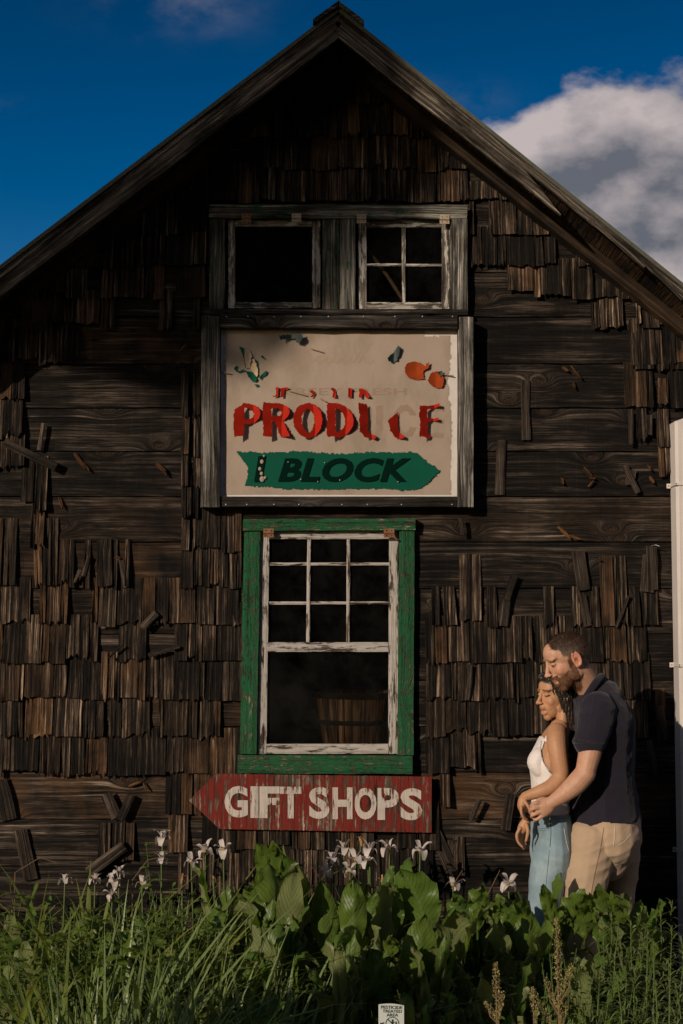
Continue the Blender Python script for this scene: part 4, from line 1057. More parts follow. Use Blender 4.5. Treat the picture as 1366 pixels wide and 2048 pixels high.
def folds(me, amp, freq, dirv, seed=0.0, amp2=0.0, fr2=60):
    a = arr(me); nrm = np.empty(len(me.vertices)*3); me.vertices.foreach_get('normal', nrm); nrm = nrm.reshape(-1, 3)
    dv = np.array(dirv)/np.linalg.norm(dirv)
    s = a @ dv; per = np.cross(dv, [0, 1, 0]); p_ = a @ per
    nval = np.array([mnoise.noise(Vector((s_*freq+seed, q_*freq*0.28+seed, y_*freq*0.35))) for s_, q_, y_ in zip(s, p_, a[:, 1])])
    w = amp*(1-np.abs(nval)*2.2) 
    if amp2: w = w + amp2*np.array([mnoise.noise(Vector((x*fr2, y*fr2, z*fr2))) for x, y, z in a])
    setarr(me, a + nrm*w[:, None])
def colour(me, cols, name='tone'):
    at = me.color_attributes.new(name, 'FLOAT_COLOR', 'POINT'); c = np.ones((len(cols), 4)); c[:, :3] = cols; at.data.foreach_set('color', c.reshape(-1))
def attr_mat(name, rough=0.55, sss=0.12, spec=0.35, nsc=90, bmp=0.08):
    t = NT(name); a = t.N('ShaderNodeAttribute'); a.attribute_name = 'tone'
    src, v = t.coords('world'); n_ = t.noise(v, nsc, 4)
    k = t.M('ADD', t.M('MULTIPLY', n_, 0.3), 0.85); cc = t.N('ShaderNodeCombineColor'); [t.set(cc.inputs[i], k) for i in range(3)]
    t.set(t.b.inputs['Base Color'], t.mixc(1.0, a.outputs['Color'], cc.outputs[0], 'MULTIPLY'))
    t.b.inputs['Roughness'].default_value = rough; t.b.inputs['Specular IOR Level'].default_value = spec
    t.b.inputs['Subsurface Weight'].default_value = sss; t.b.inputs['Subsurface Radius'].default_value = (0.010, 0.004, 0.002); t.b.inputs['Subsurface Scale'].default_value = 1.0
    t.bump(n_, bmp, 0.002); return t.m
M['skin'] = attr_mat('skin')
def cloth(name, col, weave=900, var=0.12, rough=0.9, bmp=0.25, worn=None):
    t = NT(name); src, v = t.coords('world')
    n_ = t.noise(v, 14, 5); w_ = t.noise(t.mapping(v, (1, 1, 1.6)), weave*0.5, 2)
    c = t.mixc(n_, tuple(x*(1-var) for x in col), tuple(x*(1+var) for x in col))
    if worn: c = t.mixc(t.step(t.noise(v, 5.5, 4), 0.42, 0.62), c, worn)
    c = t.mixc(t.M('MULTIPLY', t.step(w_, 0.3, 0.7), 0.35), c, tuple(x*0.6 for x in col))
    t.set(t.b.inputs['Base Color'], c); t.b.inputs['Roughness'].default_value = rough; t.b.inputs['Specular IOR Level'].default_value = 0.15
    t.b.inputs['Sheen Weight'].default_value = 0.15
    t.bump(t.M('ADD', w_, t.M('MULTIPLY', t.noise(v, 60, 3), 1.5)), bmp, 0.0025); return t.m
M['shirt'] = cloth('navy_linen', (0.017, 0.014, 0.024)); M['shirt_seam'] = cloth('navy_seam', (0.03, 0.026, 0.036))
M['khaki'] = cloth('khaki_cotton', (0.42, 0.30, 0.205), bmp=0.2); M['khaki_seam'] = cloth('khaki_seam', (0.23, 0.15, 0.09)); M['stitch'] = cloth('pale_stitch', (0.60, 0.50, 0.40))
M['denim'] = cloth('pale_denim', (0.17, 0.25, 0.30), worn=(0.30, 0.38, 0.42), bmp=0.3); M['denim_seam'] = cloth('denim_seam', (0.07, 0.11, 0.15))
M['white_top'] = cloth('white_ribbed_cotton', (0.74, 0.67, 0.64), var=0.03, bmp=0.1)
M['leather'] = simple('dark_leather', (0.03, 0.02, 0.015), 0.5)
M['hairbrown'] = simple('brown_hair', (0.055, 0.030, 0.018), 0.5, 0.4, 200, 0.0, 0, 0.4)
M['beard'] = simple('reddish_beard_hair', (0.13, 0.055, 0.024), 0.55, 0.4, 200)
M['hairdark'] = simple('dark_hair', (0.018, 0.011, 0.008), 0.38, 0.4, 60, 0.4, 0, 0.6)
M['silver'] = simple('silver_chain', (0.55, 0.5, 0.45), 0.3, 0.1, 10, 0, 1.0)

def head(mb, O, Fd, Ud, sc, male):
    Sd = Ud.cross(Fd).normalized(); M3 = Matrix((Fd, Sd, Ud)).transposed()
    W = lambda f, s, u: O + M3 @ Vector((f, s, u))*sc
    def E(f, s, u, a, b, c, tilt=0): 
        Mt = M3 @ Matrix.Rotation(tilt, 3, 'Y') if tilt else M3
        mb.ellipsoid(W(f, s, u), (a*sc, b*sc, c*sc), 20, 14, Mt)
    E(-0.012, 0, 0.034, 0.096, 0.073, 0.080)            # skull
    E(0.036, 0, 0.045, 0.052, 0.058, 0.055)             # forehead
    E(0.034, 0, -0.015, 0.054, 0.060, 0.065)            # mid face
    E(0.040, 0, -0.058, 0.046, 0.049 if male else 0.043, 0.045)         # jaw front
    E(0.062, 0, -0.092, 0.022, 0.026 if male else 0.022, 0.021)         # chin
    E(0.056, 0, -0.042, 0.034, 0.042, 0.044)            # muzzle, cheeks to mouth
    for s in (-1, 1):
        E(0.056, s*0.033, -0.018, 0.024, 0.024, 0.026)      # cheekbone
        E(0.072, s*0.028, 0.034, 0.016, 0.024, 0.0095 if male else 0.008)     # brow
        E(0.074, s*0.030, 0.013, 0.011, 0.0125, 0.010)      # eyeball and lid
        E(0.006, s*0.052, -0.055, 0.035, 0.014 if male else 0.012, 0.028, -0.3)   # angle of the jaw
        E(0.101, s*0.0115, -0.0235, 0.010, 0.0075, 0.0065)  # wing of the nose
        # ear
        for k in range(19):
            a = math.pi*(0.15 + 1.7*k/18); E(-0.012 - 0.0155*math.sin(a), s*(0.081+0.005*math.sin(a)), 0.002+0.029*math.cos(a), 0.0048, 0.0045, 0.006)
        E(-0.014, s*0.076, 0.002, 0.012, 0.006, 0.024); E(-0.004, s*0.078, -0.026, 0.008, 0.0045, 0.009); E(0.0, s*0.076, 0.0, 0.006, 0.006, 0.007)
    for k in range(8):                                   # bridge to tip of the nose
        q = k/7; E(0.084+0.026*q**1.2, 0, 0.024-0.046*q, 0.010, 0.0068+0.004*q, 0.010)
    E(0.112, 0, -0.0205, 0.0095, 0.0085, 0.0085)
    E(0.086, 0, -0.040, 0.014, 0.022, 0.012)
    E(0.0895, 0, -0.0505, 0.0085, 0.020, 0.0042, 0.15); E(0.088, 0, -0.0585, 0.0085, 0.016, 0.0045, -0.15); E(0.082, 0, -0.072, 0.012, 0.022, 0.014)
    return W, M3
def local(a, O, M3, sc): return ((a - np.array(O)) @ np.array(M3))/sc
def sstep(x, a, b): t = np.clip((x-a)/(b-a), 0, 1); return t*t*(3-2*t)
def mixa(c, f, d): return c*(1-f[:, None]) + np.array(d)[None, :]*f[:, None]
def strands(me, w, name, mat, parent, n, length, dirf, width=0.0007, lift=0.35):
    """short hairs growing from the skin where w is high"""
    a = arr(me); nrm = np.empty(len(me.vertices)*3); me.vertices.foreach_get('normal', nrm); nrm = nrm.reshape(-1, 3)
    idx = np.where(w > 0.5)[0]; 
    if len(idx) == 0: print('no', name); return
    pick = np.random.choice(idx, n); mb = MB()
    for i in pick:
        p = Vector(a[i]); nn = Vector(nrm[i]); d = (dirf(p) + Vector(np.random.normal(0, 0.25, 3))); d = (d - nn*d.dot(nn)); d.normalize(); d = (d + nn*lift*random.uniform(0.5, 1.6)).normalized()
        L_ = length*random.uniform(0.6, 1.3); s_ = d.cross(nn); s_ = (s_ if s_.length > 0.01 else Vector((1,0,0))).normalized()*width
        p = p + Vector(np.random.normal(0, 0.0012, 3)); m_ = p + d*L_*0.5 + nn*0.0006
        mb.add([p-s_, p+s_, m_+s_*0.8, m_-s_*0.8, p+d*L_], [(0,1,2,3), (3,2,4)])
    return mb.build(name, mat, parent)

# ------------------------------------------------ the man
YM = -0.60
man = empty('person', P(1200, 2060, YM).xy.to_3d(), 'man in dark navy shirt and khaki trousers, holding the woman from behind', 'person')
pm, ym = R(25), R(13)
Fm = Vector((-math.cos(pm)*math.cos(ym), -math.cos(pm)*math.sin(ym), -math.sin(pm))); Um = Vector((-math.sin(pm)*math.cos(ym), -math.sin(pm)*math.sin(ym), math.cos(pm)))
Om = P(1134, 1320, -0.72)
gz = lambda y: 1024 + (F*math.tan(math.atan(H/(D+y)) + 0) )      # unused guard
def ground_v(y):                                                   # photo row of the ground at depth y
    a = math.atan2(H, D+y) + PITCH; return 1024 + F*math.tan(a)
gv = ground_v(YM)
torso = [(1186,1378,YM-.04,26,.07), (1197,1404,YM-.02,44,.17), (1206,1440,YM,51,.20), (1207,1500,YM,53,.19), (1206,1560,YM,54,.165), (1208,1610,YM,60,.17), (1210,1660,YM,64,.185)]
armL = [(1196,1420,YM-.17,29,.062), (1188,1460,YM-.22,27,.056), (1180,1505,YM-.25,23,.050), (1171,1543,YM-.265,20,.044)]
foreL = [(1172,1545,YM-.265,21,.044), (1152,1568,YM-.265,21,.042), (1128,1588,YM-.26,17,.034), (1106,1603,YM-.25,13,.025), (1100,1607,YM-.245,13,.024)]
armR = [(1196,1422,YM+.17,27,.058), (1180,1470,YM+.21,24,.052), (1150,1530,YM+.18,20,.046), (1120,1580,YM+.10,16,.036), (1094,1606,YM+.02,12,.026)]
b = MB(); loft(b, torso); loft(b, armL); loft(b, foreL); loft(b, armR)
loft(b, [(1190,1392,YM-.03,30,.085), (1172,1364,YM-.07,27,.066), (1152,1338,-.71,29,.060), (1145,1322,-.72,26,.056)])
legsM = [[(1182,1690,YM-.09,44,.095), (1172,1760,YM-.10,38,.085), (1165,1830,YM-.10,30,.068), (1162,1900,YM-.10,27,.058), (1166,1980,YM-.10,21,.048), (1168,gv-28,YM-.10,17,.04)],
         [(1232,1690,YM+.09,40,.095), (1238,1760,YM+.10,32,.085), (1236,1830,YM+.10,26,.066), (1244,1900,YM+.10,25,.056), (1254,1980,YM+.10,21,.048), (1256,gv-34,YM+.10,17,.04)]]
for l_ in legsM: loft(b, l_, grow=-0.012)
# left hand, back of the palm to the camera, fingers closing round her wrist
yh = YM-.245
loft(b, [(1104,1605,yh,13,.022), (1094,1611,yh-.004,17,.017), (1084,1617,yh-.004,18,.016), (1077,1620,yh,16,.013)], n=14)
for pts in ([(1084,1606,yh-.006,4.6,.0095), (1070,1606,yh-.012,4.2,.009), (1063,1611,yh+.004,3.9,.0085), (1063,1617,yh+.028,3.5,.008)],
            [(1081,1615,yh-.008,4.8,.010), (1067,1617,yh-.014,4.3,.0092), (1060.5,1622,yh+.004,4.0,.0086), (1062,1627,yh+.030,3.5,.008)],
            [(1082,1624,yh-.006,4.6,.0098), (1070,1628,yh-.012,4.1,.009), (1063.5,1632,yh+.004,3.8,.0085), (1066,1636,yh+.028,3.4,.0078)],
            [(1087,1631,yh-.002,4.2,.009), (1077,1637,yh-.006,3.7,.0082), (1070,1640,yh+.006,3.4,.0076), (1071,1643,yh+.022,3.0,.007)],
            [(1098,1600,yh+.004,5.2,.011), (1086,1598,yh+.012,4.6,.0105), (1075,1601,yh+.018,4.0,.009)]):
    loft(b, pts, n=10)
# right hand, resting on her far side
yr = YM+.02
loft(b, [(1096,1604,yr,13,.022), (1086,1610,yr,15,.016), (1076,1616,yr-.006,14,.014)], n=14)
for k in range(4): loft(b, [(1080,1608+k*6,yr-.008*k-.005,4.3,.009), (1069,1611+k*6,yr-.022,3.9,.0085), (1066,1616+k*6,yr-.045,3.4,.0075)], n=10)
loft(b, [(1092,1600,yr-.01,5,.011), (1080,1597,yr-.03,4,.009)], n=10)
head(b, Om, Fm, Um, 1.0, True)
W_, M3m = head(MB(), Om, Fm, Um, 1.0, True)
me = fuse(b, 0.003, 2)
a = arr(me); q = local(a, Om, M3m, 1.0); f_, s_, u_ = q[:, 0], q[:, 1], q[:, 2]
ish = (np.abs(f_) < 0.15) & (np.abs(s_) < 0.1) & (u_ > -0.14) & (u_ < 0.16)
tone = np.tile([0.47, 0.255, 0.165], (len(a), 1))
nn = np.array([mnoise.noise(Vector((x*38, y*38, z*38))) for x, y, z in a])
tone = tone*(1+0.10*nn[:, None])
uN, vN = toPX(a)
tone = mixa(tone, ish*sstep(np.abs(s_), 0.02, 0.045)*sstep(-np.abs(u_+0.015), -0.03, -0.005)*sstep(f_, 0.03, 0.07)*0.5, (0.52, 0.20, 0.12))
tone = mixa(tone, ish*sstep(np.abs(s_), 0.068, 0.076)*0.6*(f_ < 0.02)*(u_ < 0.04), (0.55, 0.20, 0.13))
hairM = ish*np.clip(sstep(u_ - (0.060 + 0.55*(f_-0.035)*(f_ > 0.035)) - 0.05*(np.abs(s_) > 0.045)*0, -0.004, 0.008)*sstep(0.066-f_-0.25*(0.075-np.abs(s_)), -0.004, 0.008)
        + sstep(0.016-f_, -0.002, 0.004)*sstep(u_-0.012, -0.004, 0.004)*(np.abs(s_) > 0.03) + sstep(-0.036-f_, -0.002, 0.006)*sstep(u_+0.052, -0.004, 0.006)
        + (np.abs(s_) > 0.05)*sstep(0.034-f_, -0.002, 0.006)*sstep(u_-0.030, -0.004, 0.006), 0, 1)*(1-(np.abs(s_) > 0.0765)*(u_ < 0.034)*(f_ > -0.034))
side = sstep(0.055-u_, 0, 0.02)
tone = mixa(tone, hairM*(1-0.45*side), (0.045, 0.024, 0.014)); tone = mixa(tone, hairM*side*0.55, (0.085, 0.045, 0.026))
lip = ish*(np.abs(u_+0.055) < 0.0085)*(f_ > 0.086)*(np.abs(s_) < 0.022)
beardM = ish*np.clip(sstep(-0.030-0.28*(f_-0.03)-u_ + 0.004*nn, -0.004, 0.006)*sstep(f_, -0.008, 0.002)*(np.abs(s_) > 0.02) + sstep(-0.066-u_, -0.003, 0.004)*(f_ > 0.0) + (np.abs(u_+0.041) < 0.008)*(f_ > 0.075)*(np.abs(s_) < 0.032)
        + (f_ < 0.022)*(f_ > -0.002)*(u_ < 0.012)*(np.abs(s_) > 0.045)*(u_ > -0.1), 0, 1)*(1-lip)*(np.abs(s_) < 0.0755)
tone = mixa(tone, beardM*0.88, (0.11, 0.046, 0.02)); tone = mixa(tone, lip*0.7, (0.42, 0.14, 0.10))
tone = mixa(tone, ish*(np.abs(s_) > 0.012)*(np.abs(s_) < 0.052)*sstep(0.0040-np.abs(u_-0.0355+0.12*(np.abs(s_)-0.03)), -0.002, 0.001)*(f_ > 0.05)*0.7, (0.10, 0.05, 0.025))
tone = mixa(tone, ish*sstep(0.0115-np.abs(np.abs(s_)-0.031), 0, 0.003)*sstep(0.0042-np.abs(u_-0.0125), -0.001, 0.0015)*(f_ > 0.06)*0.92, (0.025, 0.014, 0.010))
tone = mixa(tone, ish*(np.hypot(np.abs(s_)-0.009, u_+0.030) < 0.005)*(f_ > 0.095)*0.8, (0.10, 0.03, 0.02))
tone = mixa(tone, ish*(np.hypot(f_+0.008, u_-0.003) < 0.008)*(np.abs(s_) > 0.07)*0.8, (0.18, 0.045, 0.025))
colour(me, tone)
# let whatever the clothes cover stay well inside them
link('body', me, M['skin'], man, smooth=True)
back = -Fm*0.8 - Um*0.5
hw = hairM*(u_ > 0.02)
strands(me, hw*(1-side*0.5) > 0.45, 'hair', M['hairbrown'], man, 5200, 0.009, lambda p: (Fm*0.6 + Vector((0, 0, 0.2))) if (p-Om).dot(Um) > 0.075 else (-Fm*0.5 - Um*0.8), 0.0008, 0.5)
strands(me, beardM, 'beard', M['beard'], man, 3600, 0.006, lambda p: Fm*0.1 - Um, 0.0007, 0.7)
# shirt
b = MB(); loft(b, torso[1:] , grow=0.012); loft(b, armL[:2] + [(1181,1484,YM-.245,27.5,.058)], grow=0.009)
loft(b, [(1179.5,1482,YM-.247,27,.058), (1179,1488,YM-.248,27.5,.060)], grow=0.009, cap=False)
loft(b, [(1196,1422,YM+.17,28,.060), (1178,1475,YM+.215,27,.058)], grow=0.008)
loft(b, [(1200,1402,YM-.03,36,.115), (1190,1380,YM-.05,31,.092)], grow=0.004, cap=False)
me = fuse(b, 0.004, 4)
folds(me, 0.008, 7.5, (0.7, 0, 1), 3.0, 0.0012, 45); folds(me, 0.0045, 17, (-0.5, 0, 1), 9.0)
a = arr(me); uN, vN = toPX(a)
hem = np.interp(uN, [1130, 1142, 1160, 1180, 1205, 1235, 1290], [1640, 1648, 1657, 1653, 1644, 1648, 1645])
cut(me, vN < hem)
sh_o = link('shirt', me, M['shirt'], man, smooth=True); so = sh_o.modifiers.new('t', 'SOLIDIFY'); so.thickness = 0.002; so.offset = -1
def drape(obs, pts, r_, name, mat, parent, lift=0.0008, sub=5, y0=-1.2):
    """a seam laid on the cloth along a line"""
    q = catmull([(p[0], p[1]) for p in pts], sub); out_ = []
    trees = [BVHTree.FromPolygons([tuple(v_.co) for v_ in ob.data.vertices], [tuple(p_.vertices) for p_ in ob.data.polygons]) for ob in obs]
    for p in q:
        o0 = P(p[0], p[1], y0); o1 = P(p[0], p[1], 0.3); d = (o1-o0).normalized(); best = None
        for tr in trees:
            h_ = tr.ray_cast(o0, d)
            if h_[0] is not None and (best is None or h_[3] < best[1]): best = (h_[0] + h_[1]*lift, h_[3])
        if best: out_.append(best[0])
    if len(out_) > 1:
        mb = MB(); mb.tube(out_, r_, 6); return mb.build(name, mat, parent)
# collar flap and placket
loftc = MB(); loft(loftc, [(1163,1407,YM-.135,6,.012), (1177,1386,YM-.155,7,.012), (1192,1365,YM-.135,8,.014), (1202,1354,YM-.08,8,.02)], n=10, sq=0.8); me = fuse(loftc, 0.003, 3); link('collar', me, M['shirt'], man, smooth=True)
drape([sh_o], [(1187,1388), (1184,1420), (1180,1450), (1176,1484)], 0.0012, 'shoulder_seam', M['shirt_seam'], man)
drape([sh_o], [(1156,1398), (1150,1420), (1147,1440)], 0.0014, 'placket', M['shirt_seam'], man)
drape([sh_o], [(1154,1479), (1172,1482), (1190,1486), (1207,1488)], 0.0014, 'sleeve_hem', M['shirt_seam'], man)
drape([sh_o], [(1212,1560), (1210,1600), (1206,1642)], 0.0012, 'side_seam', M['shirt_seam'], man)
# trousers
b = MB(); loft(b, [(1208,1632,YM,62,.175), (1211,1665,YM,66,.185), (1211,1695,YM,60,.18), (1208,1712,YM,46,.13)], grow=0.004)
legP = [[(1185,1680,YM-.09,46,.098), (1173,1750,YM-.10,42,.095), (1163,1820,YM-.10,34,.082), (1160,1900,YM-.10,31,.074), (1164,1980,YM-.10,27,.066), (1166,gv-18,YM-.10,25,.06)],
        [(1236,1680,YM+.085,40,.098), (1240,1740,YM+.10,33,.09), (1236,1810,YM+.10,28,.076), (1243,1880,YM+.10,27,.070), (1252,1970,YM+.10,25,.064), (1254,gv-24,YM+.10,24,.058)]]
for l_ in legP: loft(b, l_)
me = fuse(b, 0.004, 14); folds(me, 0.007, 10, (0.35, 0, 1), 8.0, 0.0008, 50); folds(me, 0.004, 22, (-0.4, 0, 1), 4.0)
pn_ = link('trousers', me, M['khaki'], man, smooth=True)
drape([pn_], [(1208,1655), (1200,1700), (1190,1745), (1180,1800)], 0.0016, 'side_seam', M['khaki_seam'], man)
drape([pn_], [(1229,1652), (1229,1672), (1227,1692)], 0.0018, 'pocket_stitching', M['stitch'], man)
drape([pn_], [(1262,1668), (1250,1682), (1238,1690)], 0.0012, 'pocket_stitching', M['stitch'], man)
for l_ in legP:
    e = l_[-1]; c = P(e[0], e[1], e[2]); mb = MB()
    mb.ellipsoid((c.x-0.05, c.y, 0.045), (0.135, 0.048, 0.048), 18, 10); mb.ellipsoid((c.x+0.02, c.y, 0.07), (0.065, 0.045, 0.06), 16, 10); me = fuse(mb, 0.005, 3); link('shoe', me, M['leather'], man, smooth=True)

# ------------------------------------------------ the woman
YWm = -0.60
wom = empty('person', P(1095, 2060, YWm).xy.to_3d(), 'dark haired woman in white sleeveless top and light jeans, eyes closed', 'person')
pw_, yw_ = R(6), R(24)
Fw = Vector((-math.cos(pw_)*math.cos(yw_), -math.cos(pw_)*math.sin(yw_), -math.sin(pw_))); Uw = Vector((-math.sin(pw_)*math.cos(yw_), -math.sin(pw_)*math.sin(yw_), math.cos(pw_)))
Ow = P(1114, 1391, -0.565); gvw = ground_v(YWm)
torsoW = [(1118,1456,YWm,19,.06), (1112,1474,YWm,25,.135), (1104,1500,YWm,31,.135), (1097,1526,YWm,35,.130), (1097,1556,YWm,32,.118), (1099,1590,YWm,32,.115), (1101,1620,YWm,35,.135), (1104,1660,YWm,38,.165), (1104,1700,YWm,41,.17)]
b = MB(); loft(b, torsoW)
for s in (-1, 1): loft(b, [(1078,1512,YWm+s*.06,14,.045), (1072,1525,YWm+s*.062,14,.045), (1080,1540,YWm+s*.06,13,.045)], n=14)
loft(b, [(1123,1465,YWm,17,.05), (1124,1446,YWm+.01,12.5,.041), (1125,1428,-.585,12,.039), (1125,1410,-.57,14,.042)])
loft(b, [(1114,1464,YWm-.125,20,.042), (1113,1482,YWm-.165,20,.042), (1117,1515,YWm-.185,18,.038), (1122,1545,YWm-.19,16,.035), (1119,1560,YWm-.19,15,.033)])      # left upper arm
loft(b, [(1121,1555,YWm-.19,16,.034), (1103,1573,YWm-.20,15.5,.032), (1080,1583,YWm-.20,13,.027), (1056,1591,YWm-.185,10,.021), (1050,1593,YWm-.18,9.5,.020)])
loft(b, [(1116,1464,YWm+.125,19,.042), (1112,1500,YWm+.175,17,.037), (1106,1550,YWm+.18,15,.034), (1092,1590,YWm+.10,14,.030), (1072,1616,YWm-.02,11,.024), (1058,1630,YWm-.12,8.5,.019)])   # right arm, coming round in front
# left hand, holding the right wrist
yl = YWm-.175
loft(b, [(1052,1592,yl,9.5,.019), (1046,1600,yl,9.5,.022), (1043,1611,yl+.004,8.5,.026), (1044,1618,yl+.01,7,.026)], n=14)
for k in range(4): loft(b, [(1042.5+k*.7,1615,yl-.022+.016*k,3.4,.0078), (1043+k,1626,yl-.024+.016*k,3.2,.0072), (1047+k,1635,yl-.020+.016*k,3.0,.0068), (1053+k,1639,yl-.012+.016*k,2.7,.0062)], n=10)
loft(b, [(1049,1602,yl-.02,4,.009), (1056,1612,yl-.03,3.6,.0085), (1060,1621,yl-.028,3.1,.0075)], n=10)
# right hand hanging
yq = YWm-.13
loft(b, [(1058,1630,yq,8.5,.018), (1053,1641,yq,9,.020), (1048,1652,yq,11,.020), (1044,1659,yq,10,.019)], n=14)
for k, pts in enumerate(([(1040,1657), (1034,1669), (1036,1683), (1045,1694)], [(1042,1659), (1036,1672), (1039,1686), (1048,1697)], [(1045,1660), (1040,1674), (1043,1687), (1050,1695)], [(1047,1660), (1044,1672), (1047,1683), (1052,1689)])):
    loft(b, [(p[0], p[1], yq-.018+.014*k, w_, w_/SC()*1.0) for p, w_ in zip(pts, (3.9, 3.5, 3.1, 2.5))], n=10)
loft(b, [(1053,1650,yq-.022,4.3,.010), (1056,1662,yq-.03,3.8,.0085), (1054,1674,yq-.03,3.3,.0078), (1052,1682,yq-.028,2.6,.006)], n=10)
legW = [[(1108,1690,YWm-.075,39,.090), (1096,1755,YWm-.08,37,.085), (1087,1820,YWm-.08,30,.070), (1084,1890,YWm-.08,24,.055), (1090,1960,YWm-.08,20,.047), (1094,gvw-30,YWm-.08,14,.035)],
        [(1108,1690,YWm+.075,38,.090), (1100,1755,YWm+.08,35,.083), (1098,1820,YWm+.08,29,.068), (1100,1890,YWm+.08,24,.055), (1108,1960,YWm+.08,20,.047), (1112,gvw-36,YWm+.08,14,.035)]]
for l_ in legW: loft(b, l_, grow=-0.012)
head(b, Ow, Fw, Uw, 0.90, False); _, M3w = head(MB(), Ow, Fw, Uw, 0.90, False)
me = fuse(b, 0.003, 2)
a = arr(me); q = local(a, Ow, M3w, 0.90); f_, s_, u_ = q[:, 0], q[:, 1], q[:, 2]
ish = (np.abs(f_) < 0.15) & (np.abs(s_) < 0.1) & (u_ > -0.13) & (u_ < 0.16)
nn = np.array([mnoise.noise(Vector((x*38, y*38, z*38))) for x, y, z in a])
tone = np.tile([0.42, 0.215, 0.115], (len(a), 1))*(1+0.08*nn[:, None])
tone = mixa(tone, ish*sstep(-np.hypot(np.abs(s_)-0.035, u_+0.018), -0.03, -0.01)*(f_ > 0.04)*0.35, (0.48, 0.19, 0.10))
lip = ish*sstep(0.0075-np.abs(u_+0.055), 0, 0.002)*(f_ > 0.078)*sstep(0.023-np.abs(s_), 0, 0.003)
tone = mixa(tone, lip*0.65, (0.30, 0.075, 0.06)); tone = mixa(tone, ish*sstep(0.0016-np.abs(u_+0.0550), 0, 0.001)*(f_ > 0.085)*(np.abs(s_) < 0.022)*0.6, (0.08, 0.02, 0.015))
tone = mixa(tone, ish*(np.abs(s_) > 0.012)*(np.abs(s_) < 0.054)*sstep(0.0028-np.abs(u_-0.036+0.10*(np.abs(s_)-0.03)), -0.0012, 0.001)*(f_ > 0.045)*0.9, (0.022, 0.012, 0.008))
tone = mixa(tone, ish*sstep(0.0145-np.abs(np.abs(s_)-0.032), 0, 0.003)*sstep(0.0030-np.abs(u_-0.0085-12*(np.abs(s_)-0.032)**2), -0.001, 0.0012)*(f_ > 0.055)*0.95, (0.015, 0.008, 0.006))
tone = mixa(tone, ish*(np.hypot(np.abs(s_)-0.009, u_+0.030) < 0.0045)*(f_ > 0.095)*0.8, (0.08, 0.02, 0.012))
hl = 0.078 - 0.02*np.abs(s_)/0.07
hairW = ish*np.clip(sstep(u_-hl+0.45*np.maximum(0, 0.062-f_)*1.2, -0.004, 0.004) + sstep(0.028-f_, 0, 0.01)*(u_ > -0.06), 0, 1)
tone = mixa(tone, hairW, (0.02, 0.012, 0.009))
colour(me, tone); link('body', me, M['skin'], wom, smooth=True)
# hair: a cap over the skull and a long fall behind the neck
Sw = Uw.cross(Fw).normalized()
Wl = lambda f, s, u: Ow + (Fw*f + Sw*s + Uw*u)*0.90
b = MB(); 
b.ellipsoid(Wl(-0.026, 0, 0.044), (0.104*0.9, 0.086*0.9, 0.090*0.9), 22, 16, M3w)
for s in (-1, 1):
    for k in range(9):
        q_ = k/8; b.ellipsoid(Wl(0.030-0.052*q_, s*(0.052+0.030*q_-0.012*q_*q_), 0.088-0.155*q_), (0.030, 0.016, 0.024), 14, 10, M3w)
    for k in range(9):
        q_ = k/8; b.ellipsoid(Wl(-0.016-0.03*q_, s*0.058, -0.02-0.17*q_), (0.040-0.006*q_, 0.030, 0.035), 14, 10, M3w)
for s in (-1, 1):
    for k in range(8):
        q_ = k/7; b.ellipsoid(Wl(0.004-0.03*q_, s*(0.064-0.012*q_), -0.005-0.14*q_), (0.024, 0.016, 0.022), 12, 8, M3w)
for k in range(12):
    q_ = k/11; b.ellipsoid(Wl(-0.06-0.03*math.sin(q_*2.2), 0, 0.02-0.30*q_), (0.050-0.012*q_, 0.062-0.012*q_, 0.04), 16, 10, M3w)
me = fuse(b, 0.004, 4)
a = arr(me); q = local(a, Ow, M3w, 0.90)
# carve the face free of hair
nrm = np.empty(len(me.vertices)*3); me.vertices.foreach_get('normal', nrm); nrm = nrm.reshape(-1, 3)
ang = np.arctan2(q[:, 1], q[:, 0]+0.03)
w = 0.0022*np.sin(ang*42 + q[:, 2]*30 + 2*np.sin(q[:, 2]*45)) + 0.0014*np.sin(ang*95 - q[:, 2]*25)
setarr(me, a + nrm*w[:, None]); link('hair', me, M['hairdark'], wom, smooth=True)
mb = MB()
for k in range(170):                                     # loose locks along the fall
    s = random.uniform(-1, 1); f0 = random.uniform(-0.11, 0.03); L_ = random.uniform(0.12, 0.30); pts = []
    for j in range(7):
        q_ = j/6; pts.append(Wl(f0*(1-q_*0.2)-0.03*q_+0.006*math.sin(q_*7+k), (0.066+0.012*math.sin(q_*3))*s*(1-0.25*q_) + (0.018 if s > 0 else -0.018)*(1-q_)*(f0 > -0.05), 0.05-L_*q_))
    mb.tube(pts, [0.0016, 0.003, 0.0034, 0.0032, 0.0028, 0.002, 0.0006], 5)
mb.build('hair_locks', M['hairdark'], wom, smooth=True)
# top
b = MB(); loft(b, torsoW[1:7], grow=0.0055)
for s in (-1, 1): loft(b, [(1078,1512,YWm+s*.06,14,.045), (1072,1525,YWm+s*.062,14.5,.046), (1080,1540,YWm+s*.06,13,.045)], n=14, grow=0.006)
loft(b, [(1099,1590,YWm,33,.117), (1101,1640,YWm,36,.150)], grow=0.004)
me = fuse(b, 0.003, 5); folds(me, 0.0016, 18, (0.5, 0, 1), 2.0)
a = arr(me); uN, vN = toPX(a)
edge = np.interp(vN, [1455, 1478, 1500, 1522, 1545, 1560, 1562], [1098, 1090, 1083, 1087, 1102, 1118, 1300]) 
front = a[:, 0] < np.interp(a[:, 2], [PZ(1560, -.6), PZ(1520, -.6), PZ(1470, -.6)], [PX(1135, 1560, -.6), PX(1095, 1520, -.6), PX(1092, 1470, -.6)])
keep = ((uN < edge) | (vN > 1562)) & (front | (vN > 1562)) & (vN > 1472 + 1.3*np.maximum(0, uN-1085)) & (vN < 1640)
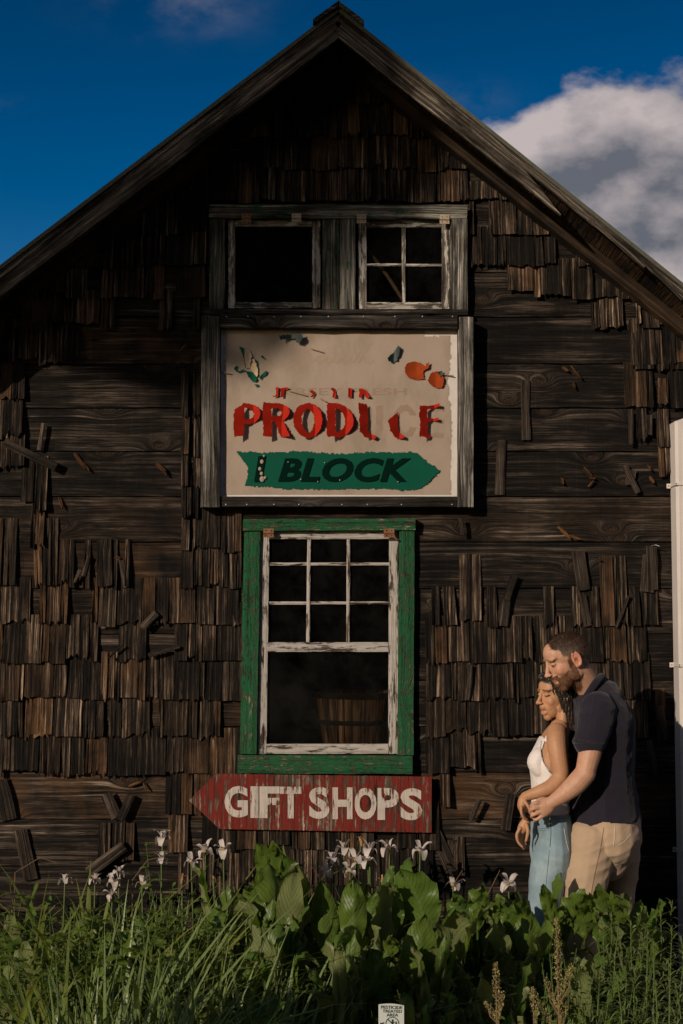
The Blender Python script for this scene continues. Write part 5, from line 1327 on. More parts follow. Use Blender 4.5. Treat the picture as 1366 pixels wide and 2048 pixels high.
cut(me, keep); tp_ = link('tank_top', me, M['white_top'], wom, smooth=True); so = tp_.modifiers.new('t', 'SOLIDIFY'); so.thickness = 0.002; so.offset = -1
for s in (-1, 1):
    mb = MB(); mb.tube([P(1092,1484,YWm+s*.075), P(1100,1468,YWm+s*.07), P(1112,1452,YWm+s*.05), P(1121,1447,YWm+s*.03)], [0.013, 0.011, 0.008, 0.006], 8); mb.build('strap', M['white_top'], wom)
drape([tp_], [(1083,1482), (1082,1502), (1086,1522), (1099,1544)], 0.0013, 'armhole_binding', M['denim_seam'], wom, lift=0.001)
# jeans
b = MB(); loft(b, [(1101,1618,YWm,36,.140), (1102,1640,YWm,37,.153), (1104,1665,YWm,38,.168), (1105,1700,YWm,41,.172), (1105,1722,YWm,38,.16)], grow=0.005, cap=True)
for l_ in legW: loft(b, l_, grow=-0.001)
me = fuse(b, 0.003, 8); folds(me, 0.0032, 18, (0.2, 0, 1), 5.0, 0.0005, 60)
a = arr(me); uN, vN = toPX(a); cut(me, vN > 1631 - (uN-1100)*0.03)
jn = link('jeans', me, M['denim'], wom, smooth=True)
drape([jn], [(1066,1637), (1090,1635), (1115,1637), (1138,1641)], 0.004, 'waistband', M['denim'], wom)
drape([jn], [(1101,1641), (1102,1665), (1100,1694)], 0.0016, 'pocket_seam', M['denim_seam'], wom)
drape([jn], [(1072,1655), (1085,1657), (1098,1656)], 0.0013, 'pocket_seam', M['denim_seam'], wom); drape([jn], [(1074,1659), (1086,1661), (1098,1659)], 0.0009, 'pocket_seam', M['denim_seam'], wom)
drape([jn], [(1128,1657), (1132,1680), (1137,1700)], 0.0014, 'pocket_stitching', M['stitch'], wom)
drape([jn], [(1099,1700), (1093,1760), (1088,1820)], 0.0010, 'side_seam', M['denim_seam'], wom)
drape([jn], [(1117,1633), (1117,1641)], 0.0032, 'belt_loop', M['denim'], wom)
tr = BVHTree.FromPolygons([tuple(v_.co) for v_ in jn.data.vertices], [tuple(p_.vertices) for p_ in jn.data.polygons]); o0 = P(1097, 1656, -1.2); h_ = tr.ray_cast(o0, (P(1097, 1656, 0.2)-o0).normalized())
if h_[0]: mb = MB(); mb.ellipsoid(h_[0], (0.004, 0.003, 0.004), 12, 8); mb.build('rivet', M['silver'], wom)
for l_ in legW:
    e = l_[-1]; c = P(e[0], e[1], e[2]); mb = MB(); mb.ellipsoid((c.x-0.045, c.y, 0.035), (0.115, 0.040, 0.037), 18, 10); mb.ellipsoid((c.x+0.015, c.y, 0.06), (0.05, 0.036, 0.05), 16, 10); me = fuse(mb, 0.005, 3); link('shoe', me, M['white_top'], wom, smooth=True)
# necklace, bracelets
mb = MB(); nk = P(1120, 1447, YWm+.005); mb.tube([nk + Vector((0.036*math.cos(t_), 0.047*math.sin(t_), 0.010*math.cos(t_)*1.0)) for t_ in np.linspace(0, 2*math.pi, 33)], 0.0015, 6, cap=False); mb.build('necklace', M['silver'], wom)
ax = (P(1053,1641,yq)-P(1058,1630,yq)).normalized(); n1_ = ax.cross(Vector((0,1,0))).normalized(); n2_ = ax.cross(n1_)
for k, (o_, m_, r_) in enumerate(((0.0, M['leather'], 0.004), (0.010, M['silver'], 0.0022), (0.017, M['leather'], 0.003))):
    c_ = P(1055, 1636, yq) - ax*o_; mb = MB(); mb.tube([c_ + n1_*0.0215*math.cos(t_) + n2_*0.022*math.sin(t_) for t_ in np.linspace(0, 2*math.pi, 25)], r_, 7, cap=False); mb.build('bracelet', m_, wom, smooth=True)
# ================================================================ THE GARDEN
random.seed(99); np.random.seed(99)
def leaf_mat(name, top, under, vein=None, gloss=0.42, trans=0.34, uvveins=False, blem=0.0):
    t = NT(name); src, v = t.coords('world'); n_ = t.noise(v, 22, 5); big = t.noise(v, 4, 3)
    per = t.M('FRACT', t.M('MULTIPLY', t.rnd, 53.7))
    c = t.mixc(n_, tuple(x*0.75 for x in top), tuple(x*1.6 for x in top))
    c = t.mixc(t.M('MULTIPLY', per, 0.5), c, (top[0]*1.9, top[1]*1.35, top[2]*0.9))
    h = n_
    if uvveins:
        uv = t.N('ShaderNodeUVMap'); uv.uv_map = 'UVMap'; sx = t.N('ShaderNodeSeparateXYZ'); t.L(uv.outputs[0], sx.inputs[0])
        au = t.M('ABSOLUTE', t.M('SUBTRACT', sx.outputs[0], 0.5))
        lat = t.M('FRACT', t.M('ADD', t.M('SUBTRACT', t.M('MULTIPLY', sx.outputs[1], 13.0), t.M('MULTIPLY', au, 7.0)), t.M('MULTIPLY', t.noise(v, 18, 2), 0.35)))
        lv = t.step(t.M('ABSOLUTE', t.M('SUBTRACT', lat, 0.5)), 0.40, 0.5)
        mid = t.step(au, 0.030, 0.016)
        c = t.mixc(t.M('MULTIPLY', lv, 0.16), c, vein); c = t.mixc(t.M('MULTIPLY', mid, 0.6), c, vein)
        h = t.M('ADD', t.M('MULTIPLY', n_, 0.6), t.M('SUBTRACT', 0.6, t.M('MULTIPLY', lv, 0.45)))
    if blem:
        sp = t.noise(v, 48, 4, 0.7); c = t.mixc(t.M('MULTIPLY', t.step(sp, 0.66, 0.72), blem), c, (0.20, 0.15, 0.07))
    geo = t.N('ShaderNodeNewGeometry'); cu = t.mixc(n_, tuple(x*0.8 for x in under), tuple(x*1.2 for x in under))
    if uvveins: cu = t.mixc(t.M('MULTIPLY', lv, 0.15), cu, vein)
    c = t.mixc(geo.outputs['Backfacing'], c, cu)
    t.set(t.b.inputs['Base Color'], c); t.b.inputs['Roughness'].default_value = gloss; t.b.inputs['Specular IOR Level'].default_value = 0.35
    t.bump(h, 0.8, 0.006)
    tl_ = t.N('ShaderNodeBsdfTranslucent'); t.L(t.mixc(1.0, c, (1.8, 1.9, 0.6), 'MULTIPLY'), tl_.inputs[0])
    mx = t.N('ShaderNodeMixShader'); mx.inputs[0].default_value = trans; t.L(t.b.outputs[0], mx.inputs[1]); t.L(tl_.outputs[0], mx.inputs[2]); t.L(mx.outputs[0], t.out.inputs[0])
    return t.m
M['broad'] = leaf_mat('broad_leaf', (0.066, 0.120, 0.020), (0.17, 0.195, 0.075), (0.13, 0.18, 0.06), uvveins=True, blem=0.5)
M['blade'] = leaf_mat('strap_leaf', (0.14, 0.19, 0.034), (0.17, 0.21, 0.05), trans=0.28, gloss=0.3)
M['blade_yellow'] = leaf_mat('yellowish_strap_leaf', (0.21, 0.225, 0.042), (0.21, 0.22, 0.05), trans=0.35, gloss=0.45)
M['iris_leaf'] = leaf_mat('iris_leaf', (0.105, 0.165, 0.045), (0.17, 0.22, 0.08), trans=0.24, gloss=0.32)
M['small_leaf'] = leaf_mat('small_leaf', (0.085, 0.14, 0.027), (0.16, 0.19, 0.06), trans=0.34)
M['narrow'] = leaf_mat('narrow_leaf', (0.15, 0.20, 0.055), (0.17, 0.21, 0.07), trans=0.32, gloss=0.5)
M['stem'] = simple('green_stem', (0.085, 0.125, 0.035), 0.5, 0.3, 30)
M['seed'] = simple('dock_seed', (0.27, 0.22, 0.085), 0.8, 0.45, 120, 0.4)
M['dry'] = simple('dry_brown_stem', (0.16, 0.10, 0.05), 0.8, 0.4, 60, 0.3)
def petal_mat(name, col, mid):
    t = NT(name); src, v = t.coords('obj'); n_ = t.noise(v, 60, 4)
    t.set(t.b.inputs['Base Color'], t.mixc(t.M('MULTIPLY', n_, 0.7), col, mid)); t.b.inputs['Roughness'].default_value = 0.6
    tl_ = t.N('ShaderNodeBsdfTranslucent'); tl_.inputs[0].default_value = (*col, 1); mx = t.N('ShaderNodeMixShader'); mx.inputs[0].default_value = 0.3
    t.L(t.b.outputs[0], mx.inputs[1]); t.L(tl_.outputs[0], mx.inputs[2]); t.L(mx.outputs[0], t.out.inputs[0]); return t.m
M['petal'] = petal_mat('white_petal', (0.66, 0.60, 0.57), (0.52, 0.42, 0.36)); M['withered'] = petal_mat('withered_petal', (0.50, 0.26, 0.12), (0.36, 0.20, 0.10)); M['yellow'] = petal_mat('yellow_petal_base', (0.60, 0.42, 0.07), (0.5, 0.3, 0.05))

def leaf_mesh(B, C, T, width, sidev=None, wave=0.02, fold=0.18, petiole=0.25, roll=0.0, n=18, m=8, tipcurl=0.0, peak=0.45, crink=2.6, mesh=True):
    """a broad leaf on its stalk, along a curve from B through C to T"""
    B, C, T = Vector(B), Vector(C), Vector(T); sd = random.random()*60
    ctr = lambda s: B*(1-s)**2 + C*2*s*(1-s) + T*s*s
    vs = []; uv = []; fs = []
    prev = None
    for i in range(n+1):
        s = i/n; p = ctr(s); tg = (ctr(min(1, s+0.02))-ctr(max(0, s-0.02))).normalized()
        sv = Vector(sidev) if sidev else Vector((1, 0, 0))
        sv = (sv - tg*sv.dot(tg))
        if sv.length < 0.05: sv = tg.orthogonal()
        sv.normalize(); nv = tg.cross(sv).normalized()
        if nv.y > 0 and False: nv = -nv
        q = max(0, (s-petiole)/(1-petiole))
        w = width*0.5*((math.sin(math.pi*min(1, q**(math.log(0.5)/math.log(peak))))**0.75) if 0 < q < 1 else 0) + 0.003*(1-s) + 0.0006
        rl = roll*q*q
        for k in range(m+1):
            a = k/m*2-1
            ang = a*rl*1.2
            x = w*(math.sin(ang)/rl/1.2 if abs(rl) > 0.01 else a); zz = w*((1-math.cos(ang))/rl/1.2 if abs(rl) > 0.01 else 0)
            off = fold*w*abs(a) + zz + wave*(a*a)*math.sin(s*17+sd+a*1.5)*(1 if q > 0 else 0) + (q > 0)*(0.5*wave*nz((s*7, a*2.2, sd)) + 0.006*crink*nz((s*26, a*5, sd)) + 0.10*w*crink*abs(a)**3*math.sin(s*38+sd*3+a))
            vs.append(p + sv*x + nv*off); uv.append((k/m, q))
    fs = [(i*(m+1)+k, i*(m+1)+k+1, (i+1)*(m+1)+k+1, (i+1)*(m+1)+k) for i in range(n) for k in range(m)]
    if not mesh: return vs, fs
    me = bpy.data.meshes.new('leaf'); me.from_pydata([tuple(v_) for v_ in vs], [], fs)
    ul = me.uv_layers.new(name='UVMap'); 
    li = np.empty(len(me.loops), int); me.loops.foreach_get('vertex_index', li); ul.data.foreach_set('uv', np.array(uv)[li].reshape(-1))
    me.update(); me.polygons.foreach_set('use_smooth', [True]*len(me.polygons)); return me
GR = 'broad leaved plants in the flower bed'
def plant(label, base, group=GR, name='broad_leaved_plant', cat='plant'): return empty(name, base, label, cat, group)
def hero(parent, b, c, t_, wpx, y, dy=(0, 0, 0), side=None, **k):
    B = P(b[0], b[1], y+dy[0]); B.z = max(B.z, 0.0); C = P(c[0], c[1], y+dy[1]); T = P(t_[0], t_[1], y+dy[2])
    return link('leaf', leaf_mesh(B, C, T, wpx*0.86/SC(y), side, **k), M['broad'], parent)

def bp(u, v, y): p = P(u, v, y); return Vector((p.x, y, 0))
def clump_of_leaves(pl, x, y, n, h, spread, w, seed=0, up=0.8):
    rnd = random.Random(seed)
    for i in range(n):
        a = rnd.uniform(0, 2*math.pi); hh = h*rnd.uniform(0.6, 1.12); sp = spread*rnd.uniform(0.3, 1.0)
        d = Vector((math.cos(a), math.sin(a)*0.8, 0)); B = Vector((x, y, 0)) + d*0.03
        T = Vector((x, y, hh)) + d*sp; C = Vector((x, y, hh*rnd.uniform(0.75, 1.05))) + d*sp*rnd.uniform(0.15, 0.5)
        if rnd.random() < 0.5: T.z -= hh*0.25; C.z += hh*0.12
        sv = d.cross(Vector((0, 0, 1))) + Vector((rnd.uniform(-.4, .4), rnd.uniform(-.4, .4), 0))
        link('leaf', leaf_mesh(B, C, T, w*rnd.uniform(0.7, 1.25), sv, wave=rnd.uniform(0.006, 0.02), fold=rnd.uniform(0.05, 0.4), petiole=rnd.uniform(0.2, 0.45), roll=rnd.uniform(-0.6, 1.2) if rnd.random() < 0.5 else 0, peak=rnd.uniform(0.4, 0.6), n=16, m=6), M['broad'], pl)

# the large plants that can be told apart, their leaves placed as in the photo
pl = plant('tall crinkled broad leaved plant with a pale rolled leaf, under the red sign', bp(560, 1900, -0.75))
for a in (((545,1850),(548,1740),(512,1684),52), ((560,1860),(580,1760),(540,1690),58), ((570,1860),(600,1760),(566,1712),46), ((535,1880),(520,1800),(498,1770),60), ((540,1880),(545,1800),(560,1745),50)):
    hero(pl, a[0], a[1], a[2], a[3], -0.75, (0.1, 0, -0.05), wave=0.012, fold=0.25)
hero(pl, (555,1860), (535,1640), (572,1716), 34, -0.72, (0, -.05, -.16), roll=2.0, wave=0.006); hero(pl, (550,1900), (500,1690), (556,1790), 40, -0.82, (0, 0, -.12), roll=1.6, wave=0.02)
clump_of_leaves(pl, bp(545, 1900, -.8).x, -0.8, 8, 0.6, 0.18, 0.13, 3)
pl = plant('broad leaved plant with two pale drooping leaves curled over', bp(715, 2000, -1.35))
hero(pl, (690,2090), (700,1970), (712,1880), 84, -1.5, (0,-.05,-.02), wave=0.01, fold=0.3, petiole=0.1); hero(pl, (745,2090), (760,1960), (745,1900), 66, -1.42, (0,-.05,0), wave=0.01, fold=0.3)
hero(pl, (735,1960), (725,1830), (672,1896), 50, -1.45, (.1,.0,-.12), side=(0.3,.4,1), wave=0.008, roll=0.8, petiole=0.35); hero(pl, (735,1960), (745,1830), (762,1902), 52, -1.45, (.1,.0,-.12), side=(0.4,-.4,1), wave=0.012, roll=0.8, petiole=0.4)
hero(pl, (706,1940), (706,1830), (706,1752), 62, -1.2, (0,0,0), wave=0.022, fold=0.5, petiole=0.15); hero(pl, (650,1960), (655,1850), (640,1762), 62, -1.15, (0,0,0), wave=0.01, fold=0.35); hero(pl, (672,1960), (690,1850), (668,1800), 46, -1.12, wave=0.012)
pl = plant('broad leaved plant with one large dark leaf under the right end of the red sign', bp(830, 1950, -0.95))
hero(pl, (850,1930), (858,1800), (800,1738), 96, -0.95, (0,0,-.04), wave=0.012, fold=0.3, side=(1,-.3,0)); hero(pl, (790,1930), (770,1830), (792,1768), 62, -1.0, wave=0.02, fold=0.4); hero(pl, (835,2060), (830,1930), (850,1828), 84, -1.35, wave=0.01, fold=0.25)
hero(pl, (780,1960), (770,1850), (820,1900), 44, -1.2, (0,0,-.1), roll=1.2, wave=0.01); hero(pl, (770,1900), (740,1820), (760,1780), 46, -0.98, wave=0.014)
clump_of_leaves(pl, bp(820, 1900, -1).x, -1.0, 8, 0.62, 0.2, 0.14, 8)
pl = plant('low broad leaved plant between the white iris and the woman in jeans', bp(950, 1900, -0.9))
for a in (((925,1880),(930,1820),(905,1792),60), ((955,1880),(955,1800),(962,1772),48), ((985,1880),(995,1810),(1010,1795),46), ((1010,1890),(1030,1830),(1002,1800),40), ((945,1900),(935,1830),(985,1812),44)):
    hero(pl, a[0], a[1], a[2], a[3], -0.95, (0,0,-.06), wave=0.02, fold=0.3)
clump_of_leaves(pl, bp(950, 1900, -1).x, -1.0, 7, 0.52, 0.2, 0.12, 15)
pl = plant('broad leaved plant with leaves curling in front of the couple', bp(1120, 1900, -0.95))
for a in (((1110,1900),(1105,1800),(1082,1778),34), ((1128,1900),(1130,1850),(1110,1812),40), ((1150,1900),(1142,1820),(1172,1786),70), ((1165,1900),(1180,1850),(1150,1812),56), ((1140,1910),(1118,1850),(1128,1830),44)):
    hero(pl, a[0], a[1], a[2], a[3], -0.98, (0,0,-.08), wave=0.016, fold=0.35, roll=0.5)
clump_of_leaves(pl, bp(1120, 1900, -1).x, -1.05, 6, 0.46, 0.16, 0.12, 18)
pl = plant('broad leaved plant with pale curled leaves in front of the khaki trousers', bp(1215, 1900, -0.95))
for a in (((1205,1900),(1210,1800),(1190,1780),50), ((1225,1900),(1245,1800),(1232,1790),52), ((1200,1910),(1190,1850),(1215,1822),60), ((1240,1910),(1250,1840),(1228,1812),44)):
    hero(pl, a[0], a[1], a[2], a[3], -0.96, (0,0,-.08), wave=0.018, fold=0.3, roll=0.6)
clump_of_leaves(pl, bp(1215, 1900, -1).x, -1.05, 6, 0.48, 0.16, 0.12, 28)
fillp = []
for k in range(62):
    u = 455 + (k*61.8) % 810; y = -0.62 - 1.75*((k*0.618) % 1.0)
    if 1040 < u and y > -.9: y -= .35
    vt = (1745 if u < 880 else 1795) + 60*max(0, -y-0.9) + random.uniform(-15, 30)
    fillp.append((u, y, P(u, vt, y).z * (1 if y > -1.3 else .74 if y > -1.7 else .58), random.randint(7, 10)))
fillp += [(30,-.5,.62,8), (110,-.7,.60,8), (60,-1.2,.58,8), (180,-1.0,.55,8), (250,-.6,.58,8), (20,-1.7,.5,8), (150,-1.6,.5,8), (300,-1.3,.5,7), (430,-.5,.60,8), (350,-.45,.56,8), (395,-.8,.55,8), (480,-.45,.62,8)]
def where(u, y):
    z = [(-999,'at the far left edge'),(60,'below the leaning branch'),(150,'left of the tilted lath'),(220,'below the tilted lath'),(290,'below the tallest white iris'),(360,'below the point of the red arrow'),(430,'below the word GIFT'),(520,'below the rolled pale leaf'),(600,'below the word SHOPS'),(680,'above the white card'),(760,'behind the white card'),(830,'under the end of the red sign'),(900,'left of the short seed spike'),(970,'by the short seed spike'),(1040,'below the light jeans'),(1120,'by the tall seed spike'),(1190,'below the khaki trousers'),(1260,'right of the khaki trousers'),(1320,'at the foot of the white pipe')]
    a = [t_ for (u0, t_) in z if u >= u0][-1]
    r_ = 'against the wall' if y > -.6 else 'in the back row' if y > -1.0 else 'in the middle row' if y > -1.45 else 'in the front row' if y > -1.95 else 'nearest the camera'
    return a + ', ' + r_
for k, (u, y, h, n) in enumerate(fillp):
    x = PX(u, 1950, y); pl = plant('broad leaved plant ' + where(u, y), (x, y, 0))
    clump_of_leaves(pl, x, y, n if y > -1.3 else n+5, h, 0.20 if y > -1.3 else .16, random.uniform(.075, .12) if y > -1.3 else random.uniform(.04, .06), 100+k)

# ---- white irises
def petal_mesh(L_, w, droop, up):
    vs = []; n, m = 6, 4
    for i in range(n+1):
        s = i/n; r_ = L_*s
        z = up*math.sin(s*math.pi*0.55)*L_ - droop*L_*s**2.2
        ww = w*0.5*(0.25+0.75*math.sin(math.pi*min(0.97, 0.12+0.80*s)))
        for k in range(m+1):
            a = k/m*2-1; vs.append((r_*(1-0.35*droop*s*s), a*ww, z + 0.10*w*a*a + 0.06*w*math.sin(s*9+a*4)))
    fs = [(i*(m+1)+k, i*(m+1)+k+1, (i+1)*(m+1)+k+1, (i+1)*(m+1)+k) for i in range(n) for k in range(m)]
    mb = MB(); mb.add(vs, fs); me = mb.mesh('petal'); me.polygons.foreach_set('use_smooth', [True]*len(me.polygons)); return me
fall = petal_mesh(0.044, 0.030, 0.9, 0.45); stand = petal_mesh(0.038, 0.020, 0.1, 0.95)
for m_ in (fall, stand): m_.materials.append(M['petal'])
wf, ws_ = petal_mesh(0.030, 0.013, 1.3, 0.3), petal_mesh(0.026, 0.010, 0.2, 0.9)
for m_ in (wf, ws_): m_.materials.append(M['withered'])
iris = [(325,1672,-.30,1,'tallest white iris left of the red sign arrow'), (323,1714,-.34,.8,'small white iris just below the tallest one on the left'), (383,1720,-.38,.95,'white iris under the tip of the red arrow sign, half drooping'),
        (411,1697,-.38,1,'white iris under the letter G of the red sign'), (447,1694,-.40,1,'white iris under the letter I of the red sign'), (427,1753,-.42,.6,'withered orange iris bud low among the grass'),
        (130,1757,-.45,.8,'white iris at the far left, low in the grass'), (190,1756,-.42,.75,'white iris between the far left one and the leaning lath'), (237,1741,-.40,.75,'pale iris in front of the leaning lath'),
        (227,1760,-.46,.85,'white iris low under the leaning lath'), (284,1762,-.46,.9,'wide open white iris low beside the leaning lath'), (225,1785,-.52,.7,'yellowish white iris lowest on the left'), (364,1752,-.44,.6,'withered orange iris between two white ones'),
        (654,1738,-.52,1,'white iris leftmost in the middle cluster'), (664,1714,-.48,.95,'white iris second from the left of the middle cluster'), (688,1692,-.46,1.05,'white iris tallest in the middle cluster with an orange throat'),
        (711,1713,-.50,1,'white iris in the centre of the middle cluster'), (721,1677,-.46,.7,'withered orange iris standing over the middle cluster'), (739,1695,-.48,1.05,'white iris right in the middle cluster'),
        (736,1719,-.52,.9,'white iris low in the right of the middle cluster'), (779,1692,-.48,1.05,'white iris alone under the letter P of the red sign'), (840,1696,-.48,1.05,'white iris under the last S of the red sign'),
        (765,1755,-.55,.6,'closed orange iris bud below the middle cluster'), (700,1738,-.54,.8,'pale iris low behind the middle cluster'), (906,1765,-.55,1,'white iris right of the large dark leaf'), (1017,1762,-.60,1.1,'white iris beside the knee of the jeans')]
for (u, v, y, sc_, lab) in iris:
    top_ = P(u, v, y); sc_ *= 1.15
    withered = 'orange' in lab and ('withered' in lab or 'bud' in lab)
    root = empty('white_iris' if not withered else 'withered_iris', (top_.x, y, 0), lab, 'flower', 'irises in bloom along the barn wall')
    bx_ = top_.x + random.uniform(-.03, .03); mb = MB()
    mb.tube([(bx_, y+.02, 0), (bx_*.6+top_.x*.4, y+.015, top_.z*.5), (top_.x, y, top_.z-0.030*sc_), (top_.x, y, top_.z-0.008*sc_)], [0.004, 0.0038, 0.0034, 0.0055], 6); mb.build('stem', M['stem'], root)
    fl = empty('bloom', (0, 0, 0)); fl.parent = root; fl.location = (top_.x-root.location.x, 0, top_.z-0.012*sc_); fl.rotation_euler = (random.uniform(-.35, .35), random.uniform(-.3, .3), random.uniform(0, 6.28)); fl.scale = (sc_,)*3
    for k in range(3):
        for (me_, off, tilt) in ((wf if withered else fall, 0, 0), (ws_ if withered else stand, math.pi/3, 0)):
            o = bpy.data.objects.new('petal', me_); COL.objects.link(o); o.parent = fl
            o.rotation_euler = (random.uniform(-.15, .15), random.uniform(-.25, .25), k*2.094+off+random.uniform(-.2, .2)); s__ = random.uniform(.85, 1.15); o.scale = (s__, s__, s__)
    mb = MB(); mb.ellipsoid((0, 0, 0.004), (0.007, 0.007, 0.009), 8, 6); o = mb.build('throat', M['yellow'], None); o.parent = fl

# ---- strap-leaved clumps
def blade(mb, B, h, lean, az, w, curve, n=7, twist=0.0):
    """one narrow leaf, V-shaped in section"""
    d = Vector((math.cos(az), math.sin(az), 0)); s_ = Vector((-math.sin(az+twist), math.cos(az+twist), 0)); vs = []
    for i in range(n+1):
        q = i/n; r_ = lean*h*(q**1.5) ; z = h*(q - curve*q**3)
        p = Vector(B) + d*r_ + Vector((0, 0, max(0.002, z)))
        ww = w*0.5*(1-q**2.2)*(0.75+0.25*math.sin(q*3)) + 0.0004
        vs += [p - s_*ww + d*ww*0.35, p, p + s_*ww + d*ww*0.35]
    fs = [(i*3+k, i*3+k+1, (i+1)*3+k+1, (i+1)*3+k) for i in range(n) for k in range(2)]
    mb.add(vs, fs)
def clump(x, y, n, h, mat, w=0.012, spread=0.10, lean=0.5, curve=0.25, label='', group='', name='grass_clump', cat='grass clump', rnd=None):
    mb = MB(); r_ = rnd or random
    for i in range(n):
        a = r_.uniform(0, 6.283); rr = spread*math.sqrt(r_.random())
        blade(mb, (x+rr*math.cos(a), y+rr*math.sin(a), 0), h*r_.uniform(0.55, 1.1), lean*r_.uniform(0.3, 1.5), a+r_.uniform(-.7, .7), w*r_.uniform(0.6, 1.25), curve*r_.uniform(0.2, 1.9), twist=r_.uniform(-.5, .5))
    o = mb.build(name, mat, None, smooth=True); return tagit(o, label, cat, group)
G1 = 'arching strap leaved clumps on the left of the bed'; G2 = 'upright iris leaf clumps in front'
for k in range(66):
    y = random.uniform(-2.6, -0.35); u = random.uniform(-60, 320); h = random.uniform(.78, 1.0) if y > -1 else random.uniform(.70, .95)
    clump(PX(u, 1950, y), y, 20, h, M['blade_yellow'] if random.random() < 0.5 else M['blade'], random.choice((.014, .022, .030, .038)), 0.14, random.uniform(.6, 1.5), random.uniform(.4, .8), 'arching strap leaved clump ' + where(u, y), G1)
for k in range(70):
    y = random.uniform(-2.7, -0.6); u = random.uniform(130, 600); h = random.uniform(.55, .76) if u > 330 else random.uniform(.6, .8)
    clump(PX(u, 1950, y), y, 16, h, M['iris_leaf'], random.uniform(.016, .030), 0.10, random.uniform(.25, .7), random.uniform(.02, .2), 'upright pointed iris leaves ' + where(u, y), G2, 'iris_clump', 'iris clump')
for k in range(16):
    y = random.uniform(-.8, -.25); u = random.choice([random.uniform(280, 480), random.uniform(620, 880)])
    clump(PX(u, 1850, y), y, 18, random.uniform(.50, .70), M['iris_leaf'], .013, 0.08, .3, .1, 'short iris leaf clump ' + where(u, y), 'iris leaves against the wall', 'iris_clump', 'iris clump')
for k in range(7):
    y = random.uniform(-1.7, -.5); u = (1330, 1362, 1300, 1390, 890, 1280, 1350)[k]
    clump(PX(u, 1950, y), y, 18, random.uniform(.3, .5), M['blade'], .009, 0.10, .6, .3, 'thin grass clump ' + where(u, y), 'thin grass clumps on the right')

# ---- leafy stalks at the right
def stalk(u, v, y, lab, n=70, rnd=random, mat=None, ll=0.075):
    T = P(u, v, y); x0 = T.x + rnd.uniform(-.05, .05); root = empty('leafy_stalk', (x0, y, 0), lab, 'plant', 'narrow leaved stalks at the right corner')
    pts = [Vector((x0, y, 0)).lerp(Vector((T.x, y, T.z)), k/6) + Vector((0.008*math.sin(k+u), 0.008*math.cos(k*1.3), 0)) for k in range(7)]
    mb = MB(); mb.tube(pts, [0.0042, 0.004, 0.0037, 0.0033, 0.0028, 0.0022, 0.0012], 6); mb.build('stem', M['stem'], root)
    mb = MB()
    for k in range(n):
        q = 0.12 + 0.87*(k/n)**0.85; f = q*6; i = min(5, int(f)); p = pts[i].lerp(pts[i+1], f-i)
        a = k*2.4 + rnd.uniform(-.3, .3); L_ = ll*(1.05-0.45*max(0, q-0.6)/0.4)*rnd.uniform(.75, 1.2)
        d = Vector((math.cos(a), math.sin(a), 0)); s_ = Vector((-math.sin(a), math.cos(a), 0)); up = 0.55+0.6*(q > .9); vs = []
        for j in range(6):
            t_ = j/5; c = p + d*L_*t_*(1-.12*t_) + Vector((0, 0, L_*(up*t_ - (0.75+0.4*rnd.random()*0)*t_*t_))); w_ = 0.0034*math.sin(math.pi*(0.15+0.83*t_))
            vs += [c - s_*w_, c + s_*w_]
        mb.add(vs, [(j*2, j*2+1, j*2+3, j*2+2) for j in range(5)])
    tagit(mb.build('leaves', mat or M['narrow'], root), kind='stuff')
for k, (u, v, y) in enumerate([(1203,1838,-1.35),(1222,1822,-1.2),(1238,1850,-1.5),(1258,1840,-1.3),(1281,1835,-1.25),(1290,1855,-1.6),(1325,1822,-1.15),(1340,1850,-1.4),(1303,1880,-1.75),(1252,1895,-1.8),(1215,1905,-1.9),(1360,1870,-1.5),(1275,1930,-2.0),(1335,1920,-1.9),(1365,1905,-1.75),(1235,1950,-2.1),(1310,1960,-2.15),(1355,1965,-2.1),(1195,1960,-2.05), (1345,1800,-.7), (1300,1830,-.85)]):
    stalk(u, v, y, 'narrow leaved stalk ' + ('tallest' if v < 1830 else 'tall' if v < 1865 else 'middling' if v < 1925 else 'short') + ', ' + where(u, y))
